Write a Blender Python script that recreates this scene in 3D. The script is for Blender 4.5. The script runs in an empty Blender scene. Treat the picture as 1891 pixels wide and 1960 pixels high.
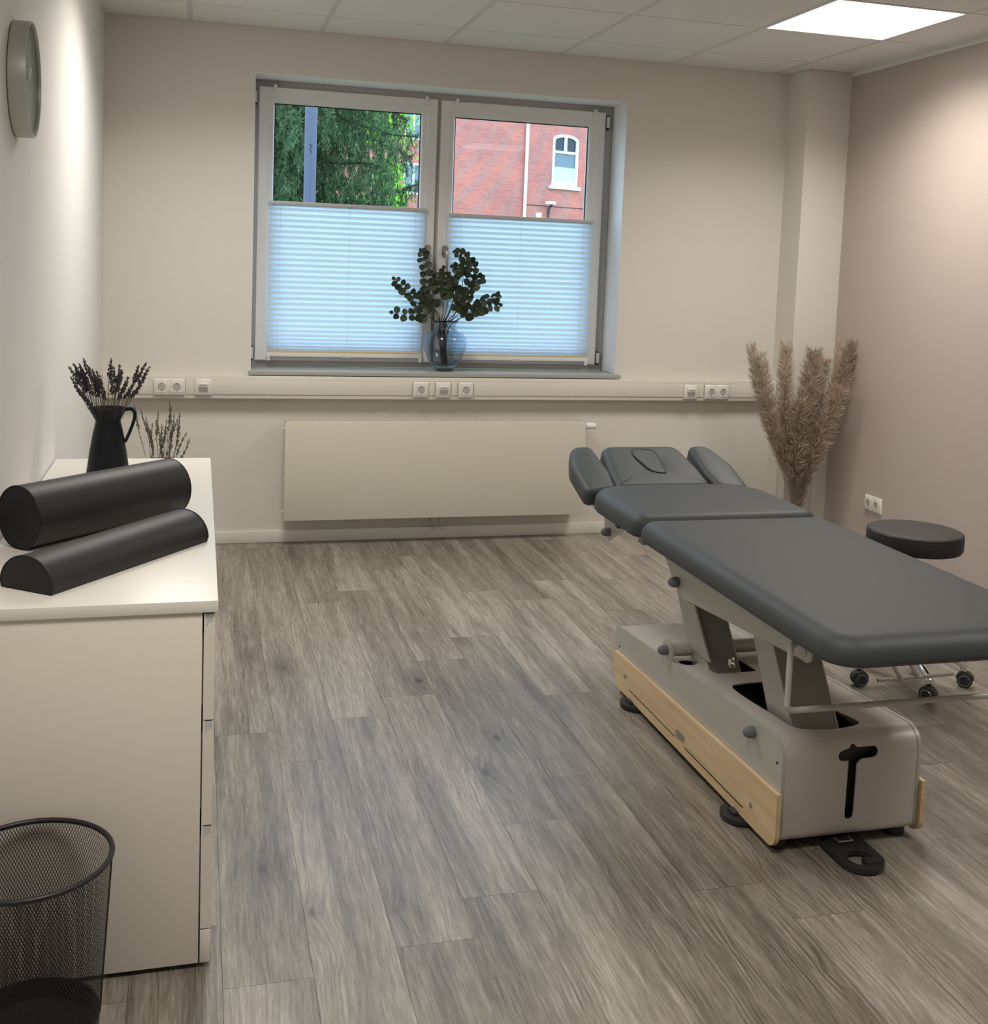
import bpy, bmesh, math, random
from mathutils import Vector, Matrix
random.seed(7)
PI = math.pi
S = bpy.context.scene
COL = S.collection

# ------------------------------------------------------------------ camera
cam_d = bpy.data.cameras.new('camera'); cam = bpy.data.objects.new('camera', cam_d); COL.objects.link(cam)
RM = Matrix(((0.9640426, -0.0126363, -0.2654470), (-0.2629640, 0.0988358, -0.9597299), (0.0383631, 0.9950235, 0.0919590)))
cam.matrix_world = Matrix.Translation((0.44448, -5.73807, 1.47289)) @ RM.to_4x4()
cam_d.sensor_fit = 'VERTICAL'; cam_d.sensor_height = 36.0; cam_d.sensor_width = 36.0
cam_d.lens = 2145.03 * 36.0 / 1960.0
cam_d.shift_x = (945.5 - 968.85) / 1960.0
cam_d.shift_y = (699.83 - 980.0) / 1960.0
cam_d.clip_start = 0.05; cam_d.clip_end = 200
S.camera = cam
# ------------------------------------------------------------------ world, exposure
w = bpy.data.worlds.new('overcast_sky'); S.world = w; w.use_nodes = True
bg = w.node_tree.nodes['Background']; bg.inputs[0].default_value = (0.58, 0.78, 1.0, 1); bg.inputs[1].default_value = 4.0
S.view_settings.view_transform = 'Standard'; S.view_settings.look = 'None'
S.view_settings.gamma = 1.0; S.view_settings.exposure = 0.0; S.view_settings.use_curve_mapping = False
PANEL_L = 4.5      # glow of the diffuser itself
PANEL_W = 21.0     # watts of light each panel throws down
PANEL_C = (1.0, 0.945, 0.865)
# ------------------------------------------------------------------ materials
def newmat(name):
    m = bpy.data.materials.new(name); m.use_nodes = True
    return m, m.node_tree, m.node_tree.nodes['Principled BSDF']
def mat(name, col, rough=.5, metal=0., var=.06, vs=18., bump=0., bs=200., spec=.5, trans=0., ior=1.45, alpha=1., coat=0., sheen=0.):
    m, t, b = newmat(name); N, L = t.nodes, t.links
    tc = N.new('ShaderNodeTexCoord')
    n = N.new('ShaderNodeTexNoise'); n.inputs['Scale'].default_value = vs; n.inputs['Detail'].default_value = 3
    L.new(tc.outputs['Object'], n.inputs['Vector'])
    mx = N.new('ShaderNodeMix'); mx.data_type = 'RGBA'
    mx.inputs[6].default_value = (*[c * (1 - var) for c in col], 1); mx.inputs[7].default_value = (*[min(1, c * (1 + var)) for c in col], 1)
    L.new(n.outputs['Fac'], mx.inputs[0]); L.new(mx.outputs[2], b.inputs['Base Color'])
    b.inputs['Roughness'].default_value = rough; b.inputs['Metallic'].default_value = metal
    b.inputs['Specular IOR Level'].default_value = spec; b.inputs['IOR'].default_value = ior
    b.inputs['Transmission Weight'].default_value = trans; b.inputs['Coat Weight'].default_value = coat
    b.inputs['Sheen Weight'].default_value = sheen
    if bump:
        n2 = N.new('ShaderNodeTexNoise'); n2.inputs['Scale'].default_value = bs; n2.inputs['Detail'].default_value = 2
        L.new(tc.outputs['Object'], n2.inputs['Vector'])
        bp = N.new('ShaderNodeBump'); bp.inputs['Strength'].default_value = bump; bp.inputs['Distance'].default_value = .002
        L.new(n2.outputs['Fac'], bp.inputs['Height']); L.new(bp.outputs[0], b.inputs['Normal'])
    return m
def emis(name, col, s):
    m = bpy.data.materials.new(name); m.use_nodes = True; t = m.node_tree; t.nodes.clear()
    e = t.nodes.new('ShaderNodeEmission'); o = t.nodes.new('ShaderNodeOutputMaterial')
    e.inputs[0].default_value = (*col, 1); e.inputs[1].default_value = s; t.links.new(e.outputs[0], o.inputs[0]); return m
def math_node(N, L, op, a, b=None, c=None):
    n = N.new('ShaderNodeMath'); n.operation = op
    for i, v in enumerate((a, b, c)):
        if v is None: continue
        if isinstance(v, (int, float)): n.inputs[i].default_value = v
        else: L.new(v, n.inputs[i])
    return n.outputs[0]
def pane_mat(name, refl=.012, tint=(.97, .99, 1)):
    m = bpy.data.materials.new(name); m.use_nodes = True; t = m.node_tree; t.nodes.clear(); N, L = t.nodes, t.links
    tr = N.new('ShaderNodeBsdfTransparent'); tr.inputs[0].default_value = (*tint, 1)
    g = N.new('ShaderNodeBsdfGlossy'); g.inputs['Roughness'].default_value = .01
    lw = N.new('ShaderNodeLayerWeight'); pw = math_node(N, L, 'POWER', lw.outputs['Facing'], 5.)
    fc_ = math_node(N, L, 'ADD', refl, math_node(N, L, 'MULTIPLY', pw, .5))
    mx = N.new('ShaderNodeMixShader'); L.new(fc_, mx.inputs[0]); L.new(tr.outputs[0], mx.inputs[1]); L.new(g.outputs[0], mx.inputs[2])
    o = N.new('ShaderNodeOutputMaterial'); L.new(mx.outputs[0], o.inputs[0]); return m
def ramp(N, L, fac, stops):
    r = N.new('ShaderNodeValToRGB'); L.new(fac, r.inputs[0]); e = r.color_ramp.elements
    e[0].position, e[0].color = stops[0][0], (*stops[0][1], 1); e[1].position, e[1].color = stops[-1][0], (*stops[-1][1], 1)
    for p, c in stops[1:-1]:
        k = e.new(p); k.color = (*c, 1)
    return r.outputs[0]

def floor_material():
    m, t, b = newmat('oak_vinyl_planks'); N, L = t.nodes, t.links
    geo = N.new('ShaderNodeNewGeometry'); sp = N.new('ShaderNodeSeparateXYZ'); L.new(geo.outputs['Position'], sp.inputs[0])
    at = N.new('ShaderNodeAttribute'); at.attribute_name = 'pid'; pid = at.outputs['Fac']
    M_ = lambda op, a, b_=None, c=None: math_node(N, L, op, a, b_, c)
    X = M_('ADD', sp.outputs[0], M_('MULTIPLY', pid, 53.1)); Y = M_('ADD', sp.outputs[1], M_('MULTIPLY', pid, 97.3))
    def cmb(x, y, z=0.):
        c = N.new('ShaderNodeCombineXYZ')
        for i, v in enumerate((x, y, z)):
            if isinstance(v, (int, float)): c.inputs[i].default_value = v
            else: L.new(v, c.inputs[i])
        return c.outputs[0]
    def noise(vec, detail, rough=.5, dist=0.):
        n = N.new('ShaderNodeTexNoise'); n.inputs['Scale'].default_value = 1; n.inputs['Detail'].default_value = detail
        n.inputs['Roughness'].default_value = rough; n.inputs['Distortion'].default_value = dist; L.new(vec, n.inputs['Vector']); return n.outputs['Fac']
    wn = noise(cmb(M_('MULTIPLY', X, 5.), M_('MULTIPLY', Y, 1.2)), 3, .6)
    warp = M_('MULTIPLY', M_('SUBTRACT', wn, .5), .045)
    Xw = M_('ADD', X, warp)
    # knots bend the grain round them
    vo = N.new('ShaderNodeTexVoronoi'); vo.feature = 'F1'; vo.inputs['Scale'].default_value = 1
    L.new(cmb(M_('MULTIPLY', X, 4.2), M_('MULTIPLY', Y, 1.9)), vo.inputs['Vector']); kd = vo.outputs['Distance']
    kb = M_('POWER', M_('MAXIMUM', M_('SUBTRACT', 1., M_('MULTIPLY', kd, 2.6)), 0.), 2.)
    Xk = M_('ADD', Xw, M_('MULTIPLY', kb, .03))
    fine = noise(cmb(M_('MULTIPLY', Xk, 170.), M_('MULTIPLY', Y, 9.)), 6, .75)
    mid = noise(cmb(M_('MULTIPLY', Xk, 48.), M_('MULTIPLY', Y, 1.7)), 5, .65, .2)
    broad = noise(cmb(M_('MULTIPLY', Xw, 13.), M_('MULTIPLY', Y, .9)), 4, .6)
    ring = M_('SINE', M_('MULTIPLY', M_('ADD', Xk, M_('MULTIPLY', wn, .10)), 2 * PI * 95.))
    ra = M_('MULTIPLY', ring, M_('MULTIPLY', M_('MAXIMUM', M_('SUBTRACT', noise(cmb(M_('MULTIPLY', X, 9.), M_('MULTIPLY', Y, 2.), 4.), 2), .52), 0.), .55))
    v = M_('ADD', M_('ADD', M_('MULTIPLY', M_('SUBTRACT', fine, .5), 1.15), M_('MULTIPLY', M_('SUBTRACT', mid, .5), .60)), M_('ADD', M_('MULTIPLY', M_('SUBTRACT', broad, .5), .95), ra))
    v = M_('ADD', v, M_('MULTIPLY', M_('SUBTRACT', M_('FRACT', M_('MULTIPLY', pid, 7.77)), .5), .14))
    kn = M_('MULTIPLY', M_('MAXIMUM', M_('SUBTRACT', 1., M_('MULTIPLY', kd, 16.)), 0.), -.65)
    kn2 = M_('MULTIPLY', M_('MAXIMUM', M_('SUBTRACT', 1., M_('MULTIPLY', kd, 4.)), 0.), -.16)
    v = M_('ADD', M_('ADD', v, .5), M_('ADD', kn, kn2))
    colr = ramp(N, L, v, [(0., (.050, .041, .032)), (.3, (.128, .110, .088)), (.5, (.212, .187, .154)), (.70, (.330, .298, .250)), (1., (.50, .46, .40))])
    L.new(colr, b.inputs['Base Color'])
    L.new(M_('ADD', .22, M_('MULTIPLY', fine, .24)), b.inputs['Roughness'])
    b.inputs['Specular IOR Level'].default_value = .85
    bp = N.new('ShaderNodeBump'); bp.inputs['Strength'].default_value = .35; bp.inputs['Distance'].default_value = .0012
    L.new(M_('ADD', fine, mid), bp.inputs['Height']); L.new(bp.outputs[0], b.inputs['Normal'])
    return m
def light_wood():
    m, t, b = newmat('pale_oak_veneer'); N, L = t.nodes, t.links
    tc = N.new('ShaderNodeTexCoord'); mp = N.new('ShaderNodeMapping'); mp.inputs['Scale'].default_value = (30, 2.2, 30)
    L.new(tc.outputs['Object'], mp.inputs[0])
    n = N.new('ShaderNodeTexNoise'); n.inputs['Scale'].default_value = 1.2; n.inputs['Detail'].default_value = 5; n.inputs['Distortion'].default_value = .6
    L.new(mp.outputs[0], n.inputs['Vector'])
    L.new(ramp(N, L, n.outputs['Fac'], [(.25, (.52, .37, .205)), (.5, (.62, .465, .28)), (.8, (.71, .55, .35))]), b.inputs['Base Color'])
    b.inputs['Roughness'].default_value = .42; return m
def brick_material():
    m, t, b = newmat('red_brickwork'); N, L = t.nodes, t.links
    tc = N.new('ShaderNodeTexCoord'); sp = N.new('ShaderNodeSeparateXYZ'); L.new(tc.outputs['Object'], sp.inputs[0])
    c = N.new('ShaderNodeCombineXYZ'); L.new(sp.outputs[0], c.inputs[0]); L.new(sp.outputs[2], c.inputs[1])
    br = N.new('ShaderNodeTexBrick'); L.new(c.outputs[0], br.inputs['Vector']); br.inputs['Scale'].default_value = 1.0
    br.inputs['Brick Width'].default_value = .25; br.inputs['Row Height'].default_value = .083; br.inputs['Mortar Size'].default_value = .011
    br.inputs['Color1'].default_value = (.60, .20, .145, 1); br.inputs['Color2'].default_value = (.44, .15, .13, 1); br.inputs['Mortar'].default_value = (.42, .27, .23, 1); br.inputs['Bias'].default_value = -.2
    n = N.new('ShaderNodeTexNoise'); n.inputs['Scale'].default_value = .6; n.inputs['Detail'].default_value = 5; L.new(c.outputs[0], n.inputs['Vector'])
    mx = N.new('ShaderNodeMix'); mx.data_type = 'RGBA'; mx.blend_type = 'MULTIPLY'; mx.inputs[0].default_value = 1
    L.new(br.outputs['Color'], mx.inputs[6]); L.new(ramp(N, L, n.outputs['Fac'], [(.3, (.85, .82, .86)), (.7, (1.15, 1.05, 1.0))]), mx.inputs[7])
    L.new(mx.outputs[2], b.inputs['Base Color']); b.inputs['Roughness'].default_value = .9; return m
def fabric_blind():
    m = bpy.data.materials.new('sheer_pleated_fabric'); m.use_nodes = True; t = m.node_tree; t.nodes.clear(); N, L = t.nodes, t.links
    d = N.new('ShaderNodeBsdfDiffuse'); tr = N.new('ShaderNodeBsdfTranslucent')
    d.inputs[0].default_value = (.80, .83, .86, 1); tr.inputs[0].default_value = (.60, .72, .83, 1)
    tc = N.new('ShaderNodeTexCoord'); n = N.new('ShaderNodeTexNoise'); n.inputs['Scale'].default_value = 300; L.new(tc.outputs['Object'], n.inputs['Vector'])
    f = math_node(N, L, 'ADD', .58, math_node(N, L, 'MULTIPLY', n.outputs['Fac'], .08))
    mx = N.new('ShaderNodeMixShader'); L.new(f, mx.inputs[0]); L.new(d.outputs[0], mx.inputs[1]); L.new(tr.outputs[0], mx.inputs[2])
    o = N.new('ShaderNodeOutputMaterial'); L.new(mx.outputs[0], o.inputs[0]); return m
def leafy(name, c1, c2, tr=.25, rough=.5):
    m, t, b = newmat(name); N, L = t.nodes, t.links
    oi = N.new('ShaderNodeNewGeometry'); n = N.new('ShaderNodeTexNoise'); n.inputs['Scale'].default_value = 6; n.inputs['Detail'].default_value = 3
    L.new(oi.outputs['Position'], n.inputs['Vector'])
    f = math_node(N, L, 'ADD', math_node(N, L, 'MULTIPLY', oi.outputs['Random Per Island'], .6), math_node(N, L, 'MULTIPLY', n.outputs['Fac'], .5))
    cr = ramp(N, L, f, [(.15, c1), (.9, c2)]); L.new(cr, b.inputs['Base Color']); b.inputs['Roughness'].default_value = rough
    if tr:
        ts = N.new('ShaderNodeBsdfTranslucent'); L.new(cr, ts.inputs[0]); mx = N.new('ShaderNodeMixShader'); mx.inputs[0].default_value = tr
        L.new(b.outputs[0], mx.inputs[1]); L.new(ts.outputs[0], mx.inputs[2]); L.new(mx.outputs[0], t.nodes['Material Output'].inputs[0])
    return m

MAT = dict(
    wall=mat('cream_wall_paint', (.70, .668, .615), .85, var=.015, vs=3, bump=.25, bs=260, spec=.2),
    wall_l=mat('white_wall_paint', (.76, .74, .70), .62, var=.015, vs=3, bump=.25, bs=260, spec=.35),
    taupe=mat('taupe_wall_paint', (.485, .415, .370), .85, var=.015, vs=3, bump=.25, bs=260, spec=.2),
    reveal=mat('white_reveal_paint', (.84, .85, .86), .8, var=.01),
    tile=mat('ceiling_tile_white', (.76, .755, .735), .9, var=.03, vs=160, bump=.2, bs=400, spec=.1),
    tbar=mat('ceiling_grid_metal', (.60, .60, .595), .5, var=.02),
    dark=mat('shadow_gap_black', (.012, .012, .013), .9),
    floor=floor_material(), wood=light_wood(),
    base=mat('white_skirting_lacquer', (.72, .69, .63), .45, var=.01),
    upvc=mat('white_window_plastic', (.72, .72, .71), .32, var=.01),
    upvc2=mat('grey_window_plastic', (.50, .50, .495), .4, var=.01),
    gasket=mat('black_rubber_gasket', (.01, .01, .01), .6),
    sill=mat('grey_stone_sill', (.36, .37, .35), .35, var=.08, vs=60),
    pane=pane_mat('window_pane_glass'),
    rail=mat('blind_rail_aluminium', (.52, .51, .49), .4, var=.01),
    beige=mat('beige_rail_lip', (.62, .50, .27), .6),
    fabric=fabric_blind(),
    steel=mat('brushed_steel', (.45, .43, .40), .35, .85, var=.02),
    chrome=mat('polished_chrome', (.75, .75, .75), .08, 1., var=.01),
    trunk=mat('cream_trunking_plastic', (.70, .665, .60), .4, var=.01),
    socket=mat('white_socket_plastic', (.76, .73, .67), .3, var=.01),
    socket_in=mat('socket_well_plastic', (.60, .57, .53), .4, var=.01),
    metalgrey=mat('socket_data_cover', (.42, .41, .39), .35, var=.01),
    grip=mat('grey_recess_fill', (.52, .53, .54), .45, var=.01),
    radiator=mat('radiator_enamel', (.63, .60, .52), .35, var=.01),
    malm=mat('white_foil_furniture', (.70, .655, .59), .38, var=.01),
    malmtop=mat('white_foil_furniture_top', (.69, .665, .61), .34, var=.01),
    vinylblack=mat('black_vinyl_upholstery', (.016, .016, .018), .47, var=.12, bump=.15, bs=900),
    vinylend=mat('black_vinyl_end_panel', (.009, .009, .011), .6, var=.1),
    pip=mat('black_piping', (.006, .006, .007), .45),
    pad=mat('slate_vinyl_upholstery', (.047, .055, .059), .52, var=.05, bump=.18, bs=1000),
    padseam=mat('slate_seam_piping', (.02, .024, .026), .6),
    frame=mat('grey_powder_coat', (.46, .45, .42), .38, .25, var=.02, vs=40),
    frame_d=mat('grey_arm_coat', (.27, .255, .235), .45, .2, var=.02),
    cover=mat('silver_sheet_cover', (.52, .49, .455), .38, .2, var=.03, vs=300),
    rubber=mat('grey_rubber_knob', (.13, .13, .14), .6),
    blackplas=mat('black_plastic', (.020, .021, .022), .45, var=.1),
    blackmat=mat('black_enamel_matte', (.006, .008, .012), .5, var=.1, spec=.3),
    stoolv=mat('charcoal_stool_vinyl', (.040, .037, .037), .5, bump=.1, bs=900),
    stoolside=mat('black_stool_side', (.014, .014, .015), .55),
    meshblack=mat('black_wire_enamel', (.012, .012, .014), .4),
    clockrim=mat('silver_clock_case', (.52, .51, .48), .38, .3, var=.02),
    clockface=mat('grey_clock_face', (.30, .30, .285), .35),
    white=mat('plain_white', (.8, .8, .8), .5),
    lavf=leafy('lavender_florets', (.030, .024, .036), (.085, .068, .095), 0, .9),
    lavs=mat('dried_lavender_stem', (.13, .115, .065), .9, var=.3),
    lavg=leafy('green_lavender_florets', (.05, .04, .03), (.12, .10, .055), 0, .9),
    lavgs=mat('green_lavender_stem', (.07, .085, .03), .9, var=.3),
    euc=leafy('eucalyptus_leaf_green', (.008, .020, .012), (.045, .065, .025), .12, .45),
    twig=mat('dark_brown_twig', (.03, .02, .015), .8),
    pamp=leafy('pampas_plume_beige', (.35, .28, .235), (.70, .585, .475), .4, .95),
    pamps=mat('pampas_straw_stem', (.42, .29, .16), .8, var=.2),
    vglass=mat('smoky_blue_glass', (.70, .78, .83), .02, trans=1., ior=1.35, var=.02),
    cglass=pane_mat('clear_vase_glass', .02, (.975, .98, .975)),
    brick=brick_material(), bwhite=mat('white_window_paint', (.85, .87, .88), .5),
    bglass=mat('sky_reflecting_glass', (.10, .16, .19), .06, .0, spec=1.), bglass2=mat('dark_upper_glass', (.02, .03, .04), .15),
    curtain=mat('pale_net_curtain', (.55, .75, .76), .6),
    pole=mat('galvanised_pole', (.085, .095, .13), .5, .3, var=.1, vs=12),
    bark=mat('spruce_bark', (.035, .025, .018), .95, var=.3),
    spruce=leafy('spruce_needles', (.006, .016, .007), (.13, .24, .085), .15, .75),
    sprucedark=mat('spruce_inner_shade', (.006, .011, .006), .95, var=.4, vs=8),
    leaf=leafy('fresh_maple_leaves', (.16, .42, .04), (.45, .75, .12), .5, .6),
    grass=mat('lawn_green', (.06, .12, .03), .95, var=.3),
)
# ------------------------------------------------------------------ helpers
WL = {}
def tag(o, label=None, cat=None, group=None, kind=None):
    if label: o['label'] = label
    if cat: o['category'] = cat
    if group: o['group'] = group
    if kind: o['kind'] = kind
    return o
def wloc(o): return WL.get(o.name, Vector((0, 0, 0)))
def obj(name, bm, m, parent=None, smooth=None, label=None, origin=None):
    if isinstance(bm, bpy.types.Mesh): me = bm
    else:
        bmesh.ops.recalc_face_normals(bm, faces=bm.faces) if smooth != 'raw' else None
        me = bpy.data.meshes.new(name); bm.to_mesh(me); bm.free()
    vs = me.vertices
    if len(vs):
        xs = [v.co.x for v in vs]; ys = [v.co.y for v in vs]; zs = [v.co.z for v in vs]
        o0 = origin or Vector(((min(xs) + max(xs)) / 2, (min(ys) + max(ys)) / 2, min(zs)))
    else: o0 = Vector((0, 0, 0))
    me.transform(Matrix.Translation(-o0))
    if smooth:
        me.shade_smooth()
        if smooth != 'raw' and smooth != 'full': me.set_sharp_from_angle(angle=math.radians(35))
    ms = m if isinstance(m, (list, tuple)) else [m]
    for q in ms: me.materials.append(MAT[q] if isinstance(q, str) else q)
    o = bpy.data.objects.new(name, me); COL.objects.link(o)
    if parent: o.parent = parent; o.location = o0 - wloc(parent)
    else: o.location = o0
    WL[o.name] = Vector(o0)
    if label: o['label'] = label
    return o
def thing(name, loc, label=None, cat=None, group=None, kind=None):
    e = bpy.data.objects.new(name, None); COL.objects.link(e); e.location = loc; e.empty_display_size = .05
    WL[e.name] = Vector(loc); return tag(e, label, cat, group, kind)
def dup(root, loc, label=None, group=None, rotz=None):
    def cp(o, par):
        c = o.copy(); COL.objects.link(c); c.parent = par
        for ch in list(kids.get(o.name, [])): cp(ch, c)
        return c
    kids = {}
    for o in list(COL.objects):
        if o.parent: kids.setdefault(o.parent.name, []).append(o)
    r = cp(root, None); r.location = loc; WL[r.name] = Vector(loc)
    if rotz is not None: r.rotation_euler[2] = rotz
    if label: r['label'] = label
    if group: r['group'] = group
    return r
def B(): return bmesh.new()
def box(bm, x0, x1, y0, y1, z0, z1, bev=0., seg=2):
    b = bmesh.new() if bev else bm
    vs = [b.verts.new((x, y, z)) for x in (x0, x1) for y in (y0, y1) for z in (z0, z1)]
    for f in ((0, 1, 3, 2), (4, 6, 7, 5), (0, 4, 5, 1), (2, 3, 7, 6), (0, 2, 6, 4), (1, 5, 7, 3)): b.faces.new([vs[i] for i in f])
    if bev:
        bmesh.ops.bevel(b, geom=list(b.edges), offset=bev, segments=seg, affect='EDGES', profile=.5)
        merge(bm, b)
    return bm
def merge(bm, b, mtx=None):
    me = bpy.data.meshes.new('t'); b.to_mesh(me); b.free()
    if mtx is not None: me.transform(mtx)
    bm.from_mesh(me); bpy.data.meshes.remove(me); return bm
def frame_of(d):
    d = d.normalized(); a = Vector((0, 0, 1)) if abs(d.z) < .9 else Vector((1, 0, 0))
    u = d.cross(a).normalized(); return u, d.cross(u).normalized()
def tube(bm, pts, r, seg=10, cap=True, closed=False):
    pts = [Vector(p) for p in pts]; n = len(pts); rs = r if isinstance(r, (list, tuple)) else [r] * n
    rings = []; u = None
    for i, p in enumerate(pts):
        if closed: d = pts[(i + 1) % n] - pts[i - 1]
        else: d = pts[min(i + 1, n - 1)] - pts[max(i - 1, 0)]
        d = d.normalized() if d.length > 1e-9 else Vector((0, 0, 1))
        if u is None: u, v = frame_of(d)
        else:
            u = (u - d * u.dot(d)).normalized() if (u - d * u.dot(d)).length > 1e-6 else frame_of(d)[0]; v = d.cross(u)
        rings.append([bm.verts.new(p + (u * math.cos(2 * PI * k / seg) + v * math.sin(2 * PI * k / seg)) * rs[i]) for k in range(seg)])
    for i in range(n if closed else n - 1):
        a, b = rings[i], rings[(i + 1) % n]
        for k in range(seg): bm.faces.new((a[k], a[(k + 1) % seg], b[(k + 1) % seg], b[k]))
    if cap and not closed: bm.faces.new(rings[0][::-1]); bm.faces.new(rings[-1])
    return bm
def lathe(bm, c, prof, seg=48, axis='Z', capb=True, capt=True, mod=None):
    c = Vector(c); rings = []
    for (r, h) in prof:
        R = []
        for k in range(seg):
            a = 2 * PI * k / seg; rr = r * (mod(a, h) if mod else 1)
            x, y = rr * math.cos(a), rr * math.sin(a)
            p = {'Z': (x, y, h), 'X': (h, x, y), 'Y': (x, h, y)}[axis]
            R.append(bm.verts.new(c + Vector(p)))
        rings.append(R)
    for a, b in zip(rings, rings[1:]):
        for k in range(seg): bm.faces.new((a[k], a[(k + 1) % seg], b[(k + 1) % seg], b[k]))
    if capb: bm.faces.new(rings[0][::-1])
    if capt: bm.faces.new(rings[-1])
    return bm
def prism(bm, pts, axis, a0, a1, bev=0.):
    b = bmesh.new() if bev else bm
    f = {'X': lambda p, a: (a, p[0], p[1]), 'Y': lambda p, a: (p[0], a, p[1]), 'Z': lambda p, a: (p[0], p[1], a)}[axis]
    A = [b.verts.new(f(p, a0)) for p in pts]; C = [b.verts.new(f(p, a1)) for p in pts]; n = len(pts)
    b.faces.new(A[::-1]); b.faces.new(C)
    for i in range(n): b.faces.new((A[i], A[(i + 1) % n], C[(i + 1) % n], C[i]))
    if bev:
        bmesh.ops.bevel(b, geom=[e for e in b.edges if e.calc_face_angle(0) > .5], offset=bev, segments=2, affect='EDGES'); merge(bm, b)
    return bm
def arc(cx, cy, r, a0, a1, n=8): return [(cx + r * math.cos(math.radians(a0 + (a1 - a0) * i / n)), cy + r * math.sin(math.radians(a0 + (a1 - a0) * i / n))) for i in range(n + 1)]
def rrect(x0, x1, y0, y1, r, n=8):
    rr = r if isinstance(r, (list, tuple)) else (r,) * 4   # BL BR TR TL
    return (arc(x0 + rr[0], y0 + rr[0], rr[0], 180, 270, n) + arc(x1 - rr[1], y0 + rr[1], rr[1], 270, 360, n) +
            arc(x1 - rr[2], y1 - rr[2], rr[2], 0, 90, n) + arc(x0 + rr[3], y1 - rr[3], rr[3], 90, 180, n))
def smooth_closed(pts, n=6):
    out = []; m = len(pts)
    for i in range(m):
        p0, p1, p2, p3 = [Vector((*pts[(i + k - 1) % m], 0)) for k in range(4)]
        for j in range(n):
            t = j / n
            q = .5 * ((2 * p1) + (-p0 + p2) * t + (2 * p0 - 5 * p1 + 4 * p2 - p3) * t * t + (-p0 + 3 * p1 - 3 * p2 + p3) * t ** 3)
            out.append((q.x, q.y))
    return out
def spline(pts, n=6):
    P = [Vector(p) for p in pts]; P = [P[0] * 2 - P[1]] + P + [P[-1] * 2 - P[-2]]; out = []
    for i in range(1, len(P) - 2):
        for j in range(n):
            t = j / n; p0, p1, p2, p3 = P[i - 1:i + 3]
            out.append(.5 * ((2 * p1) + (-p0 + p2) * t + (2 * p0 - 5 * p1 + 4 * p2 - p3) * t * t + (-p0 + 3 * p1 - 3 * p2 + p3) * t ** 3))
    out.append(P[-2]); return out
def pad(bm, out, z0, z1, rt=.03, rb=.015, crown=.006, mtx=None, dip=None):
    b = bmesh.new(); n = len(out); c = Vector((sum(p[0] for p in out) / n, sum(p[1] for p in out) / n))
    P = [Vector(p) for p in out]
    area = sum(P[i].x * P[(i + 1) % n].y - P[(i + 1) % n].x * P[i].y for i in range(n)); sg = 1 if area > 0 else -1
    N = []
    for i in range(n):
        d = P[(i + 1) % n] - P[i - 1]; N.append(Vector((d.y, -d.x)).normalized() * sg)
    rings = []
    def ring(inset, z): rings.append([b.verts.new((P[i].x - N[i].x * inset, P[i].y - N[i].y * inset, z)) for i in range(n)])
    for k in range(5):
        a = k / 4 * PI / 2; ring(rb * (1 - math.sin(a)), z0 + rb * (1 - math.cos(a)))
    for k in range(7):
        a = k / 6 * PI / 2; ring(rt * (1 - math.cos(a)), z1 - rt + rt * math.sin(a) * .92)
    last = [v.co.copy() for v in rings[-1]]
    for s in (.93, .85, .75, .65, .55, .45, .35, .25, .15, .06):
        rings.append([b.verts.new((c.x + (q.x - c.x) * s, c.y + (q.y - c.y) * s, z1 - rt * .08 + crown * (1 - s * s) + (dip(c.x + (q.x - c.x) * s, c.y + (q.y - c.y) * s) if dip else 0))) for q in last])
    for a, d in zip(rings, rings[1:]):
        for k in range(n): b.faces.new((a[k], a[(k + 1) % n], d[(k + 1) % n], d[k]))
    b.faces.new(rings[0][::-1]); b.faces.new(rings[-1])
    return merge(bm, b, mtx)
def boolean(bm, cuts):
    """subtract each cutter bmesh, baked straight into the mesh"""
    me = bpy.data.meshes.new('t'); bmesh.ops.recalc_face_normals(bm, faces=bm.faces); bm.to_mesh(me); bm.free()
    o = bpy.data.objects.new('t', me); COL.objects.link(o); tmp = [o]
    for c in cuts:
        bmesh.ops.recalc_face_normals(c, faces=c.faces); mc = bpy.data.meshes.new('c'); c.to_mesh(mc); c.free()
        oc = bpy.data.objects.new('c', mc); COL.objects.link(oc); tmp.append(oc)
        md = o.modifiers.new('b', 'BOOLEAN'); md.operation = 'DIFFERENCE'; md.solver = 'EXACT'; md.object = oc
    dg = bpy.context.evaluated_depsgraph_get(); dg.update(); res = bpy.data.meshes.new_from_object(o.evaluated_get(dg))
    for q in tmp: bpy.data.objects.remove(q)
    return res

# ================================================================== THE ROOM
H = 2.5707; XR = 3.870; YR = -7.2
GX0, GY0, T = .3897, .3955, .625
# floor of planks
bm = B(); PW = .1815; pid = []
known = {0: -3.556, 1: -2.555, 2: -3.493, 3: -3.34, 4: -3.025, 5: -2.795, 6: -3.419}
base_f = []
for k in range(-4, 18):
    xa = .69 + (k - 1) * PW; xb = xa + PW
    if xb < 0 or xa > XR: continue
    xa2, xb2 = max(xa, 0), min(xb, XR)
    off = known.get(k, random.uniform(-3.6, -2.4)); y = off - 1.22 * 4
    while y < 0:
        ya, yb = max(y, YR), min(y + 1.22, 0)
        if yb > YR and yb - ya > .01:
            g = .0004; vs = [bm.verts.new(p) for p in ((xa2 + g, ya + g, 0), (xb2 - g, ya + g, 0), (xb2 - g, yb - g, 0), (xa2 + g, yb - g, 0))]
            bm.faces.new(vs); pid.append(random.random())
        y += 1.22
nb = len(pid); vs = [bm.verts.new(p) for p in ((0, YR, -.002), (XR, YR, -.002), (XR, 0, -.002), (0, 0, -.002))]; bm.faces.new(vs); pid.append(.5)
fo = obj('floor', bm, ['floor', 'dark'], smooth=None); a = fo.data.attributes.new('pid', 'FLOAT', 'FACE')
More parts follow.
